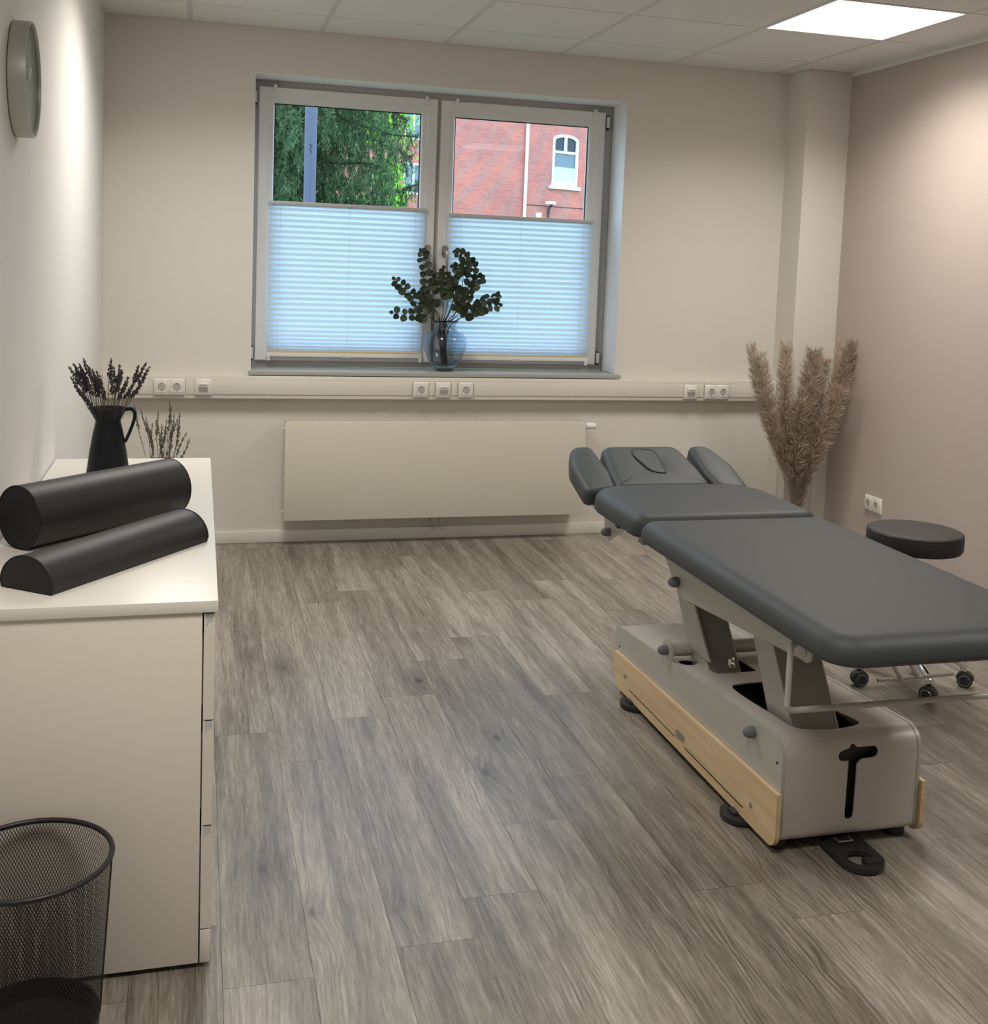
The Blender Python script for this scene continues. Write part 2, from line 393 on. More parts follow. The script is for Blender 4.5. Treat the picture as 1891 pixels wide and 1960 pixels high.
for i, v in enumerate(pid): a.data[i].value = v
fo.data.polygons[nb].material_index = 1
tag(fo, 'grey-brown oak plank floor', kind='structure')
# walls
WX0, WX1, WZ0, WZ1, WY = .700, 2.652, .885, 2.352, .30
bm = B(); box(bm, -.2, WX0, 0, WY, 0, H + .3); box(bm, WX1, XR + .2, 0, WY, 0, H + .3); box(bm, WX0, WX1, 0, WY, 0, WZ0 - .02); box(bm, WX0, WX1, 0, WY, WZ1, H + .3)
tag(obj('wall_back', bm, 'wall'), 'cream back wall with the window', kind='structure')
bm = B(); e = .002
box(bm, WX0 - .0, WX0 + e, e, .21, WZ0, WZ1); box(bm, WX1 - e, WX1, e, .21, WZ0, WZ1); box(bm, WX0 + e, WX1 - e, e, .21, WZ1 - e, WZ1)
tag(obj('trim_1', bm, 'reveal'), 'white painted window reveal', kind='structure')
bm = B(); box(bm, -.2, 0, YR, 0, 0, H + .3); tag(obj('wall_left', bm, 'wall_l'), 'white left wall', kind='structure')
bm = B(); box(bm, XR, XR + .2, YR, 0, 0, H + .3); tag(obj('wall_right', bm, 'taupe'), 'taupe right wall', kind='structure')
bm = B(); box(bm, -.2, XR + .2, YR - .2, YR, 0, H + .3); tag(obj('wall_rear', bm, 'wall'), 'cream rear wall', kind='structure')
bm = B(); box(bm, 3.609, XR, -.2077, 0, 0, H); tag(obj('wall_column', bm, 'wall'), 'cream boxed column in the right corner', kind='structure')
# skirting
def skirt(name, x0, x1, y0, y1):
    bm = B(); box(bm, x0, x1, y0, y1, 0, .062, .003); tag(obj(name, bm, 'base', smooth='auto'), 'cream skirting board', kind='structure')
skirt('baseboard_back', .014, 3.608, -.014, 0); skirt('baseboard_left', 0, .013, YR, 0); skirt('baseboard_right', XR - .013, XR, YR, -.208); skirt('baseboard_column', 3.609, 3.856, -.221, -.208)
# ceiling
bm = B(); cells = []
xs = [0.] + [GX0 + T * i for i in range(6)] + [XR]; ys = [0.] + [-(GY0 + T * j) for j in range(11)] + [YR]
LIGHTS = [(5, 2), (1, 2), (5, 7), (1, 7)]     # cell indices (x cell, y cell)
ctile = B(); cbar = B()
for i in range(len(xs) - 1):
    for j in range(len(ys) - 1):
        if (i, j) in LIGHTS: continue
        x0, x1, y1, y0 = xs[i] + (.012 if i else 0), xs[i + 1] - (.012 if i < 6 else 0), ys[j] - .0035, ys[j + 1] + .0035
        box(ctile, x0, x1, y0, y1, H + .0015, H + .016, 0)
for i in range(6): box(cbar, xs[i + 1] - .012, xs[i + 1] + .012, YR, 0, H + .0005, H + .012)
cr = obj('ceiling', ctile, 'tile'); tag(cr, 'suspended ceiling of square white tiles', kind='structure')
obj('ceiling_grid', cbar, 'tbar', cr)
bm = B(); box(bm, 0, XR, YR, 0, H + .03, H + .05); obj('ceiling_void', bm, 'dark', cr)
bm = B(); box(bm, XR - .02, XR, YR, -.21, H - .002, H + .002); box(bm, XR - .0015, XR, YR, -.21, H - .02, H); tag(obj('trim_2', bm, 'tile'), 'white wall angle along the ceiling edge', kind='structure')
# ceiling lights
emat = emis('led_diffuser', PANEL_C, PANEL_L)
pl = None
names = {(5, 2): 'glowing square LED panel in the ceiling near the taupe right wall', (1, 2): 'square LED ceiling panel above the far end of the chest of drawers',
         (5, 7): 'square LED ceiling panel at the rear right of the room', (1, 7): 'square LED ceiling panel at the rear left of the room'}
for (i, j) in LIGHTS:
    cx, cy = (xs[i] + xs[i + 1]) / 2, (ys[j] + ys[j + 1]) / 2
    if pl is None:
        pl = thing('ceiling_light', (cx, cy, H), names[(i, j)], 'ceiling light', 'square LED ceiling panels')
        bm = B(); h = .311
        for a in ((-h, h, -h, -h + .014), (-h, h, h - .014, h), (-h, -h + .014, -h + .014, h - .014), (h - .014, h, -h + .014, h - .014)): box(bm, cx + a[0], cx + a[1], cy + a[2], cy + a[3], H - .001, H + .012)
        obj('frame', bm, 'white', pl)
        bm = B(); prism(bm, rrect(cx - h + .012, cx + h - .012, cy - h + .012, cy + h - .012, .008, 4), 'Z', H + .002, H + .008); obj('diffuser', bm, emat, pl)
        la = bpy.data.lights.new('panel_light', 'AREA'); la.shape = 'SQUARE'; la.size = .59; la.energy = PANEL_W; la.color = PANEL_C; la.spread = math.radians(143)
        lo_ = bpy.data.objects.new('panel_light', la); COL.objects.link(lo_); lo_.parent = pl; lo_.location = (0, 0, -.004)
    else: dup(pl, (cx, cy, H), names[(i, j)])
# ------------------------------------------------------------------ window
win = thing('window_1', (1.676, .21, WZ0), 'white two-sash window in the back wall', kind='structure')
FY0, FY1 = .215, .27
bm = B(); fx0, fx1, fz0, fz1 = WX0, WX1, WZ0, WZ1
box(bm, fx0, fx0 + .055, FY0, FY1, fz0, fz1, .002); box(bm, fx1 - .055, fx1, FY0, FY1, fz0, fz1, .002); box(bm, fx0 + .055, fx1 - .055, FY0, FY1, fz1 - .055, fz1, .001); box(bm, fx0 + .055, fx1 - .055, FY0, FY1, fz0, fz0 + .05, .001); box(bm, 1.64, 1.69, FY0 - .003, FY1 - .003, fz0 + .051, fz1 - .056, .001)
obj('window_frame', bm, 'upvc2', win, 'auto')
def sash(x0, x1, z0, z1, gx0, gx1, gz0, gz1):
    s = B(); y0, y1 = .188, .235
    def bar(o0, o1):   # mitred profile as 4 beams, with stepped inner bead
        (a0, a1, b0, b1), (c0, c1, d0, d1) = o0, o1
        yo, yi = y0, y0 + .012
        O = [(a0, b0), (a1, b0), (a1, b1), (a0, b1)]; I = [(c0, d0), (c1, d0), (c1, d1), (c0, d1)]
        for k in range(4):
            l = (k + 1) % 4
            va = [s.verts.new((*[O[k][0]], y1, O[k][1])), s.verts.new((O[k][0], yo + .004, O[k][1]))]
            mid = .62
            def mixp(t, y): return [(O[q][0] + (I[q][0] - O[q][0]) * t, y, O[q][1] + (I[q][1] - O[q][1]) * t) for q in (k, l)]
            prof = [mixp(0, y1), mixp(0, yo + .003), mixp(.04, yo), mixp(.60, yo), mixp(.66, yo + .005), mixp(.92, yo + .007), mixp(1, yo + .016), mixp(1, y1)]
            for v in va: s.verts.remove(v)
            rows = [[s.verts.new(p) for p in pr] for pr in prof]
            for r0, r1 in zip(rows, rows[1:]): s.faces.new((r0[0], r0[1], r1[1], r1[0]))
    bar((x0, x1, z0, z1), (gx0, gx1, gz0, gz1))
    so = obj('sash', s, 'upvc', win)
    g = B(); q = .005
    for a in ((gx0, gx1, gz0, gz0 + q), (gx0, gx1, gz1 - q, gz1), (gx0, gx0 + q, gz0, gz1), (gx1 - q, gx1, gz0, gz1)): box(g, a[0], a[1], .208, .214, a[2], a[3])
    obj('gasket', g, 'gasket', so)
    g = B(); box(g, gx0, gx1, .217, .2175, gz0, gz1); obj('pane', g, 'pane', so)
    return so
s1 = sash(.729, 1.655, .917, 2.315, .808, 1.570, 1.0, 2.236); s2 = sash(1.675, 2.600, .917, 2.314, 1.753, 2.508, 1.0, 2.232)
def handle(x, so):
    bm = B(); prism(bm, rrect(x - .016, x + .016, 1.483, 1.55, .0155, 6), 'Y', .180, .188, .001)
    ho = obj('handle', bm, 'steel', so, 'auto', 'metal window handle')
    bm = B(); tube(bm, [(x, .182, 1.517), (x, .160, 1.517)], .009, 12); pts = spline([(x, .160, 1.520), (x, .146, 1.517), (x + .002, .140, 1.505), (x + .003, .138, 1.48), (x + .003, .138, 1.44), (x + .003, .140, 1.405)], 5); tube(bm, pts, [.0085] * len(pts), 12)
    obj('lever', bm, 'steel', ho, 'auto')
handle(1.622, s1); handle(1.716, s2)
for (x, z, so) in ((.712, 2.262, s1), (2.617, 2.262, s2), (.712, .955, s1), (2.617, .955, s2)):
    bm = B(); box(bm, x - .008, x + .008, .186, .212, z - .03, z + .03, .003); hg = obj('hinge', bm, 'upvc', so, 'auto')
    bm = B(); box(bm, x - .007, x + .007, .188, .212, z + .031, z + .034); box(bm, x - .006, x + .006, .188, .212, z - .040, z - .031, .002); obj('hinge_pin', bm, 'gasket', hg)
bm = B(); box(bm, .690, 2.668, -.05, .215, .864, .884, .002); obj('window_sill', bm, 'sill', win, 'auto', 'grey stone sill')
# outer reveal / sill outside
bm = B(); box(bm, WX0, WX1, .30, .34, .83, .87); obj('outer_sill', bm, 'upvc2', win)

def blind(x0, x1, zt, zb, xm, label):
    t = thing('pleated_blind', ((x0 + x1) / 2, .17, zb), label, 'blind', 'pleated blinds on the window sashes')
    bm = B(); box(bm, x0 - .004, x1 + .004, .160, .182, zt - .008, zt + .010, .002); tr = obj('top_rail', bm, 'rail', t, 'auto')
    bm = B(); box(bm, xm - .02, xm + .02, .152, .162, zt - .006, zt + .006, .002); obj('grip', bm, 'rail', tr, 'auto')
    bm = B(); box(bm, x0 - .002, x1 + .002, .160, .182, zb - .022, zb - .002, .002); br = obj('bottom_rail', bm, 'upvc', t, 'auto')
    bm = B(); box(bm, xm - .02, xm + .02, .152, .162, zb - .026, zb - .014, .002); obj('grip', bm, 'rail', br, 'auto')
    bm = B(); box(bm, x0, x1, .162, .180, zb - .002, zb + .009); obj('rail_lip', bm, 'beige', br, None, 'beige strip')
    # zigzag pleats, closer together near the bottom
    zs = [zt - .008]; 
    while zs[-1] > zb + .012:
        d = zs[-1] - zb; p = .0143 if d > .16 else .0068 + .0075 * d / .16
        zs.append(zs[-1] - p)
    zs[-1] = zb + .008
    bm = B(); prev = None
    for k, z in enumerate(zs):
        y = .171 + (.0062 if k % 2 else -.0062); row = [bm.verts.new((x0, y, z)), bm.verts.new((x1, y, z))]
        if prev: bm.faces.new((prev[0], prev[1], row[1], row[0]))
        prev = row
    obj('pleated_fabric', bm, 'fabric', t)
    for x in (x0 + .055, xm, x1 - .055):
        bm = B(); tube(bm, [(x, .1635, zt - .006), (x, .1635, zb)], .0006, 6); obj('cord', bm, 'rail', t)
    for x in (x0 + .006, x1 - .012):
        bm = B(); box(bm, x - .004, x + .010, .158, .182, zb - .032, zb - .020, .002); tube(bm, [(x + .003, .16, zb - .036), (x + .003, .18, zb - .036)], .008, 12); obj('bracket', bm, 'upvc', t, 'auto')
    for x in (x0 + .02, x1 - .01):
        bm = B(); tube(bm, [(x, .172, 2.318), (x, .188, 2.318)], .009, 12); box(bm, x - .009, x + .009, .178, .188, 2.285, 2.318, .002); obj('top_clip', bm, 'upvc', t, 'auto')
blind(.789, 1.603, 1.730, .962, 1.20, 'white pleated blind covering the lower half of the left window sash')
blind(1.738, 2.545, 1.712, .958, 2.13, 'white pleated blind covering the lower half of the right window sash')

# ------------------------------------------------------------------ trunking and sockets
TY = -.065
t = thing('cable_trunking', (1.8, 0, .746), 'long cream cable trunking running along the back wall under the window sill', 'cable trunking')
bm = B(); box(bm, 0.002, 3.607, TY + .004, 0, .746, .860, .003); obj('trunk_body', bm, 'trunk', t, 'auto')
bm = B()
for x0, x1 in ((.004, .238), (.390, .434), (.512, 1.518), (1.602, 1.636), (1.722, 1.756), (1.842, 3.036), (3.118, 3.155), (3.312, 3.605)): box(bm, x0, x1, TY, TY + .004, .7675, .8405, .001)
obj('trunk_cover', bm, 'trunk', t, 'auto')
bm = B(); box(bm, .004, 3.605, TY + .0032, TY + .0045, .7645, .767); box(bm, .004, 3.605, TY + .0032, TY + .0045, .841, .8435); obj('cover_groove', bm, 'socket_in', t)
def plate(bm, cx, cz, w_, h_, y):
    o = [(-w_ / 2, -h_ / 2), (w_ / 2, -h_ / 2), (w_ / 2, h_ / 2), (-w_ / 2, h_ / 2)]
    lv = [(0, 0), (0, -.006), (.004, -.011), (.010, -.013)]
    rows = [[bm.verts.new((cx + (a + (d if a < 0 else -d)), y + yy, cz + (b + (d if b < 0 else -d)))) for a, b in o] for d, yy in lv]
    for r0, r1 in zip(rows, rows[1:]):
        for k in range(4): bm.faces.new((r0[k], r0[(k + 1) % 4], r1[(k + 1) % 4], r1[k]))
    bm.faces.new(rows[-1]); bm.faces.new(rows[0][::-1])
def schuko(par, cx, cz, y, rot=0.):
    yf = y - .013
    bm = B(); box(bm, cx - .026, cx + .026, yf - .0025, yf, cz - .026, cz + .026, .001)
    me = boolean(bm, [lathe(B(), (cx, yf - .02, cz), [(.0195, 0), (.0195, .04)], 32, 'Y')])
    ins = obj('socket_insert', me, 'socket', par, 'auto')
    bm = B(); lathe(bm, (cx, yf + .0035, cz), [(.0195, -.006), (.0193, 0)], 32, 'Y', capb=False); obj('socket_well', bm, 'socket_in', ins, 'auto')
    bm = B()
    for a in (-1, 1):
        px, pz = a * .0095 * math.cos(rot), a * .0095 * math.sin(rot)
        lathe(bm, (cx + px, yf + .0028, cz + pz), [(.0028, -.001), (.0028, 0)], 12, 'Y')
        ex, ez = -a * .0175 * math.sin(rot), a * .0175 * math.cos(rot)
        box(bm, cx + ex - .002, cx + ex + .002, yf - .001, yf + .002, cz + ez - .003, cz + ez + .003)
    obj('socket_hole', bm, 'gasket', ins)
    bm = B(); box(bm, cx - .0265, cx + .0265, yf - .0006, yf + .0001, cz - .0265, cz + .0265); obj('insert_edge', bm, 'metalgrey', ins)
def double_socket(cx, cz, y, label):
    t = thing('double_power_socket', (cx, y, cz - .04), label, 'power socket')
    bm = B(); plate(bm, cx - .0355, cz, .076, .080, y); plate(bm, cx + .0355, cz, .076, .080, y); obj('socket_frame', bm, 'socket', t, 'auto')
    schuko(t, cx - .0355, cz, y); schuko(t, cx + .0355, cz, y); return t
def single_socket(cx, cz, y, label):
    t = thing('power_socket', (cx, y, cz - .04), label, 'power socket'); bm = B(); plate(bm, cx, cz, .080, .080, y); obj('socket_frame', bm, 'socket', t, 'auto'); schuko(t, cx, cz, y, .35); return t
def data_socket(cx, cz, y, label):
    t = thing('data_socket', (cx, y, cz - .04), label, 'network socket'); bm = B(); plate(bm, cx, cz, .080, .080, y); obj('socket_frame', bm, 'socket', t, 'auto')
    yf = y - .013; bm = B(); box(bm, cx - .026, cx + .026, yf - .003, yf, cz - .026, cz + .026, .001)
    box(bm, cx - .024, cx + .024, yf - .012, yf - .002, cz + .002, cz + .022, .002); ins = obj('socket_insert', bm, 'socket', t, 'auto')
    bm = B(); prism(bm, [(yf - .0035, cz - .022), (yf - .0035, cz + .002), (yf - .011, cz + .002)], 'X', cx - .021, cx + .021); obj('port_cover', bm, 'metalgrey', ins)
    bm = B(); box(bm, cx - .018, cx + .018, yf - .0128, yf - .0118, cz + .008, cz + .016); obj('label_window', bm, 'metalgrey', ins); return t
double_socket(.312, .804, TY, 'white double power socket on the trunking at far left, beside the lavender jug')
data_socket(.473, .804, TY, 'white network socket on the trunking left of the window')
single_socket(1.560, .799, TY, 'single power socket on the trunking, left one of the two under the window')
data_socket(1.678, .798, TY, 'white network socket between two single power sockets under the glass vase')
single_socket(1.798, .799, TY, 'single power socket on the trunking, right one of the two under the window')
data_socket(3.076, .796, TY, 'white network socket on the trunking right of the window, near the pampas')
double_socket(3.234, .797, TY, 'white double power socket on the trunking beside the pampas grass')
rs = double_socket(0, 0, 0, 'white double power socket low on the taupe right wall above the stool')
rs.location = (XR, -.682, .244); rs.rotation_euler = (0, 0, -PI / 2)

# ------------------------------------------------------------------ radiator
RX0, RX1, RY0, RY1, RZ0, RZ1 = .868, 2.450, -.135, -.035, .138, .636
t = thing('radiator', ((RX0 + RX1) / 2, -.085, RZ0), 'long flat cream panel radiator under the window', 'radiator')
bm = B(); box(bm, RX0, RX1, RY0, RY0 + .012, RZ0, RZ1, .003); obj('front_panel', bm, 'radiator', t, 'auto')
bm = B(); box(bm, RX0 + .004, RX0 + .008, RY0 + .01, RY1, RZ0 + .01, RZ1 + .008); obj('side_panel', bm, 'radiator', t)
bm = B(); box(bm, RX1 - .008, RX1 - .004, RY0 + .01, RY1, RZ0 + .01, RZ1 + .008); obj('side_panel', bm, 'radiator', t)
bm = B(); box(bm, RX0 + .02, RX1 - .02, RY0 + .03, RY1, RZ0 + .01, RZ1 - .02, .003); obj('convector_core', bm, 'radiator', t, 'auto')
bm = B(); n = 118
for k in range(n + 1):
    x = RX0 + .014 + (RX1 - RX0 - .028) * k / n; box(bm, x - .0035, x + .0035, RY0 + .014, RY1, RZ1 + .004, RZ1 + .008)
box(bm, RX0 + .006, RX1 - .006, RY0 + .010, RY0 + .016, RZ1 - .002, RZ1 + .009); box(bm, RX0 + .006, RX1 - .006, RY1 - .004, RY1, RZ1 - .002, RZ1 + .009); box(bm, RX0 + .006, RX1 - .006, -.088, -.082, RZ1 + .003, RZ1 + .009)
obj('top_grille', bm, 'radiator', t)
bm = B(); lathe(bm, (RX1 - .004, -.095, .612), [(.010, 0), (.010, .01), (.017, .014), (.0185, .05), (.017, .068), (.014, .072)], 20, 'X'); obj('thermostat_head', bm, 'white', t, 'auto')
bm = B(); box(bm, 1.628, 1.708, -.10, -.06, .100, .132, .004); box(bm, 1.640, 1.660, -.108, -.06, .095, .14, .003); box(bm, 1.676, 1.696, -.108, -.06, .095, .14, .003); tube(bm, [(1.65, -.08, .135), (1.65, -.08, .16)], .009, 12); tube(bm, [(1.686, -.08, .135), (1.686, -.08, .16)], .009, 12)
tube(bm, [(1.65, -.08, .115), (1.65, 0, .115)], .008, 12); tube(bm, [(1.686, -.08, .115), (1.686, 0, .115)], .008, 12); obj('valve_block', bm, 'steel', t, 'auto')
for z in (.18, .60):
    for x in (RX0 - .006, ):
        bm = B(); lathe(bm, (x, -.10, z), [(.008, 0), (.008, .012)], 12, 'X'); obj('vent_plug', bm, 'radiator', t, 'auto')
for x in (1.1, 2.2):
    bm = B(); box(bm, x - .015, x + .015, -.036, 0, .2, .58); obj('wall_bracket', bm, 'radiator', t)

# ------------------------------------------------------------------ wall clock
cy_, cz_, cr_ = -2.683, 1.877, .1415
t = thing('wall_clock', (0, cy_, cz_ - cr_), 'round silver-cased clock hanging high on the left wall', 'clock')
bm = B(); lathe(bm, (0, cy_, cz_), [(cr_ - .004, .001), (cr_, .003), (cr_, .040), (cr_ - .001, .0425), (cr_ - .004, .0425), (cr_ - .005, .036)], 72, 'X', capt=False); obj('case', bm, 'clockrim', t, 'auto')
bm = B(); lathe(bm, (0, cy_, cz_), [(cr_ - .005, .020), (cr_ - .0052, .026)], 72, 'X'); fc = obj('dial', bm, 'clockface', t, 'auto')
for k in range(12):
    bm = B(); a = k * PI / 6; p = Vector((.0265, cy_ + math.sin(a) * .115, cz_ + math.cos(a) * .115)); q = Vector((.0265, cy_ + math.sin(a) * .127, cz_ + math.cos(a) * .127)); tube(bm, [p, q], .0012, 4); obj('hour_mark', bm, 'white', fc)
bm = B(); tube(bm, [(.029, cy_, cz_), (.029, cy_ + .05, cz_ + .035)], .0022, 6); obj('hour_hand', bm, 'white', t)
bm = B(); tube(bm, [(.031, cy_, cz_), (.031, cy_ + .01, cz_ + .095)], .0017, 6); obj('minute_hand', bm, 'white', t)
bm = B(); lathe(bm, (0, cy_, cz_), [(cr_ - .005, .036), (cr_ - .005, .0368)], 72, 'X'); obj('glass', bm, 'pane', t, 'auto')

# ------------------------------------------------------------------ chest of drawers
CY0, CY1, CT = -3.4834, -1.8782, .778
t = thing('chest_of_drawers', (.24, (CY0 + CY1) / 2, 0), 'wide low white chest of drawers standing along the left wall', 'chest of drawers')
bm = B(); box(bm, .004, .4905, CY0, CY1, CT - .024, CT, .0012); obj('top_panel', bm, 'malmtop', t, 'auto')
bm = B(); box(bm, .006, .4605, CY0 + .006, CY0 + .026, .012, CT - .0245, .0008); obj('side_panel', bm, 'malm', t, 'auto')
bm = B(); box(bm, .006, .4605, CY1 - .026, CY1 - .006, .012, CT - .0245, .0008); obj('side_panel', bm, 'malm', t, 'auto')
bm = B(); box(bm, .006, .012, CY0 + .02, CY1 - .02, .012, CT - .03); obj('back_panel', bm, 'malm', t)
bm = B(); box(bm, .03, .45, (CY0 + CY1) / 2 - .01, (CY0 + CY1) / 2 + .01, .03, CT - .03); obj('divider', bm, 'malm', t)
bm = B(); box(bm, .02, .45, CY0 + .03, CY1 - .03, .0, .012); obj('foot_rail', bm, 'dark', t)
bm = B(); box(bm, .4635, .4835, CY0 + .006, CY1 - .006, .012, .082, .0008); obj('plinth', bm, 'malm', t, 'auto')
zf = [(.086, .306), (.308, .528), (.530, .750)]
ym = (CY0 + CY1) / 2
for (ya, yb) in ((CY0 + .006, ym - .0015), (ym + .0015, CY1 - .006)):
    for (za, zb) in zf:
        xa, xb = .4635, .4850
        prof = [(xa, za), (xb, za), (xb, zb), (xb - .0025, zb), (xb - .004, zb - .019), (xa + .005, zb - .026), (xa + .004, zb), (xa, zb)]
        bm = B(); prism(bm, prof, 'Y', ya, yb); dr = obj('drawer', bm, 'malm', t)
        bm = B(); box(bm, xa + .004, xb - .0028, ya + .0015, yb - .0015, zb - .024, zb - .002); obj('handle', bm, 'grip', dr, None, 'grey block filling the grip recess')  # added block, its pale grey stands in for light inside the recess
        bm = B(); box(bm, .05, xa, ya + .03, yb - .03, za + .02, zb - .05); obj('drawer_box', bm, 'malm', dr)

# ------------------------------------------------------------------ bolsters
def bolster_round():
    R_ = .0735; ang = .7986; L_ = .4825; A = Vector((.0568, -3.0335, .778 + R_)); d = Vector((math.cos(ang), math.sin(ang), 0)); L_ -= .02
    t = thing('round_bolster', (A + d * L_ / 2 - Vector((0, 0, R_))), 'black cylindrical vinyl bolster on the chest, behind the half-round one', 'bolster')
    M = Matrix.Translation(A) @ Matrix.Rotation(ang, 4, 'Z')
    b = B(); lathe(b, (0, 0, 0), [(R_ - .003, .0), (R_, .002), (R_, L_ - .002), (R_ - .003, L_)], 72, 'X', False, False); bm = merge(B(), b, M); obj('cover', bm, 'vinylblack', t, 'auto')
    for x, s in ((0, 1), (L_, -1)):
        b = B(); lathe(b, (x, 0, 0), [(R_ - .0025, 0), (R_ * .6, -.003 * s), (.001, -.004 * s)], 72, 'X', False, True); obj('end_panel', merge(B(), b, M), 'vinylend', t, 'auto')
        b = B(); tube(b, [(x, math.cos(a * PI / 36) * (R_ - .0006), math.sin(a * PI / 36) * (R_ - .0006)) for a in range(72)], .0017, 8, closed=True); obj('piping', merge(B(), b, M), 'pip', t, 'full')
def bolster_half():
    ang = .9202; L_, W_, H_ = .4959, .1387, .0716; A = Vector((.1738, -3.4108, .7785)); M = Matrix.Translation(A) @ Matrix.Rotation(ang, 4, 'Z')
    t = thing('half_round_bolster', A + Vector((math.cos(ang), math.sin(ang), 0)) * L_ / 2, 'black half-round vinyl bolster lying at the front of the chest top', 'bolster')
    prof = [(.004, .001)] + [(W_ / 2 - W_ / 2 * math.cos(a), .006 + (H_ - .006) * math.sin(a) ** .92) for a in [PI * k / 32 for k in range(1, 32)]] + [(W_ - .004, .001)]
    b = B(); n = len(prof); R0 = [b.verts.new((0, p[0], p[1])) for p in prof]; R1 = [b.verts.new((L_, p[0], p[1])) for p in prof]
    for k in range(n): b.faces.new((R0[k], R0[(k + 1) % n], R1[(k + 1) % n], R1[k]))
    obj('cover', merge(B(), b, M), 'vinylblack', t, 'auto')
    for x in (0, L_):
        s = 1 if x == 0 else -1
        b = B(); R0 = [b.verts.new((x, p[0], p[1])) for p in prof]; R1 = [b.verts.new((x - .003 * s, W_ / 2 + (p[0] - W_ / 2) * .8, .02 + (p[1] - .02) * .8)) for p in prof]
        for k in range(n): b.faces.new((R0[k], R0[(k + 1) % n], R1[(k + 1) % n], R1[k]))
        b.faces.new(R1); obj('end_panel', merge(B(), b, M), 'vinylend', t, 'auto')
        b = B(); tube(b, [(x, p[0], p[1]) for p in prof], .0017, 8, closed=True); obj('piping', merge(B(), b, M), 'pip', t, 'full')
bolster_round(); bolster_half()

# ------------------------------------------------------------------ jug with lavender
JX, JY, JZ = .187, -2.2, .7785
t = thing('enamel_jug', (JX, JY, JZ), 'tall matt black jug holding dried lavender on the chest', 'jug')
def spout(a, h): return 1 + (.16 * max(0, math.cos(a - PI)) ** 6 if h > .19 else 0)
bm = B(); lathe(bm, (JX, JY, JZ), [(.058, 0), (.0625, .003), (.0615, .02), (.054, .075), (.044, .135), (.0365, .168), (.0365, .176), (.041, .190), (.0505, .211), (.0525, .2125), (.050, .2125), (.040, .188), (.034, .172), (.042, .13), (.058, .02), (.056, .006)], 48, mod=spout); obj('body', bm, 'blackmat', t, 'auto')
pts = spline([(JX + .046, JY, JZ + .208), (JX + .066, JY, JZ + .210), (JX + .076, JY, JZ + .198), (JX + .075, JY, JZ + .18), (JX + .066, JY, JZ + .150), (JX + .053, JY, JZ + .118), (JX + .048, JY, JZ + .110)], 6)
bm = B(); prev = None
for i, p in enumerate(pts):
    d = (pts[min(i + 1, len(pts) - 1)] - pts[max(i - 1, 0)]).normalized(); nn = Vector((d.z, 0, -d.x)); wv = Vector((0, 1, 0))
    row = [bm.verts.new(p + nn * a * .0048 + wv * b_ * .011) for a, b_ in ((-1, -1), (1, -1), (1, 1), (-1, 1))]
    if prev: [bm.faces.new((prev[k], prev[(k + 1) % 4], row[(k + 1) % 4], row[k])) for k in range(4)]
    else: bm.faces.new(row)
    prev = row
bm.faces.new(prev[::-1]); obj('handle', bm, 'blackmat', t, 'auto')
def px(u, v, Y):
    """world point on the plane y=Y that a measured photo position belongs to"""
    d = RM @ Vector(((u - 968.847) / 2145.03, -(v - 699.826) / 2145.03, -1)); c = Vector((0.44448, -5.73807, 1.47289)); return c + d * ((Y - c.y) / d.y)
def sprig(name, base, tip, ms, mf, label, cat, group, dens=1., fl=.055, fr=.0042, bend=.01, leafy_=False):
    base, tip = Vector(base), Vector(tip); L_ = (tip - base).length
    midp = (base + tip) / 2 + Vector((random.uniform(-bend, bend), random.uniform(-bend, bend), random.uniform(0, bend)))
    pts = spline([base, midp, tip], 6); t = thing(name, base, label, cat, group)
    bm = B(); tube(bm, pts, [.0011] * (len(pts) - 1) + [.0007], 5)
    if leafy_:
        for k in range(16):
            i = random.randrange(1, len(pts) - 3); p = pts[i]; dv = Vector((random.uniform(-1, 1), random.uniform(-1, 1), random.uniform(.6, 1.6))).normalized() * random.uniform(.015, .04)
            s = dv.cross(Vector((0, 0, 1))).normalized() * .0011; vs = [bm.verts.new(q) for q in (p, p + dv * .5 + s, p + dv, p + dv * .5 - s)]; bm.faces.new(vs)
    obj('stem', bm, ms, t)
    bm = B(); n = int(fl / .0034 * dens); tot = 0
    seglen = [(pts[i + 1] - pts[i]).length for i in range(len(pts) - 1)]; tl = sum(seglen)
    def at(s):
        acc = 0
        for i, l in enumerate(seglen):
            if acc + l >= s: return pts[i].lerp(pts[i + 1], (s - acc) / l)
            acc += l
        return pts[-1]
    for k in range(n):
        s = tl - fl + fl * k / n; c = at(min(max(s, 0), tl)); f = k / n
        rr = fr * (1.0 - .55 * f) * (1.15 if (k // 2) % 2 else .75)
        for m_ in range(4):
            a = random.uniform(0, 2 * PI); q = c + Vector((math.cos(a) * rr, math.sin(a) * rr, random.uniform(-.0015, .0015))); e_ = rr * .62
            vs = [bm.verts.new(q + Vector(v) * e_) for v in ((1, 0, 0), (-.5, .87, 0), (-.5, -.87, 0), (0, 0, 1.6), (0, 0, -1.2))]
            for tri in ((0, 1, 3), (1, 2, 3), (2, 0, 3), (1, 0, 4), (2, 1, 4), (0, 2, 4)): bm.faces.new([vs[i] for i in tri])
    obj('flower_spike', bm, mf, t)
clump = lambda d: 'left clump' if d < -.025 else ('right clump' if d > .045 else 'middle clump')
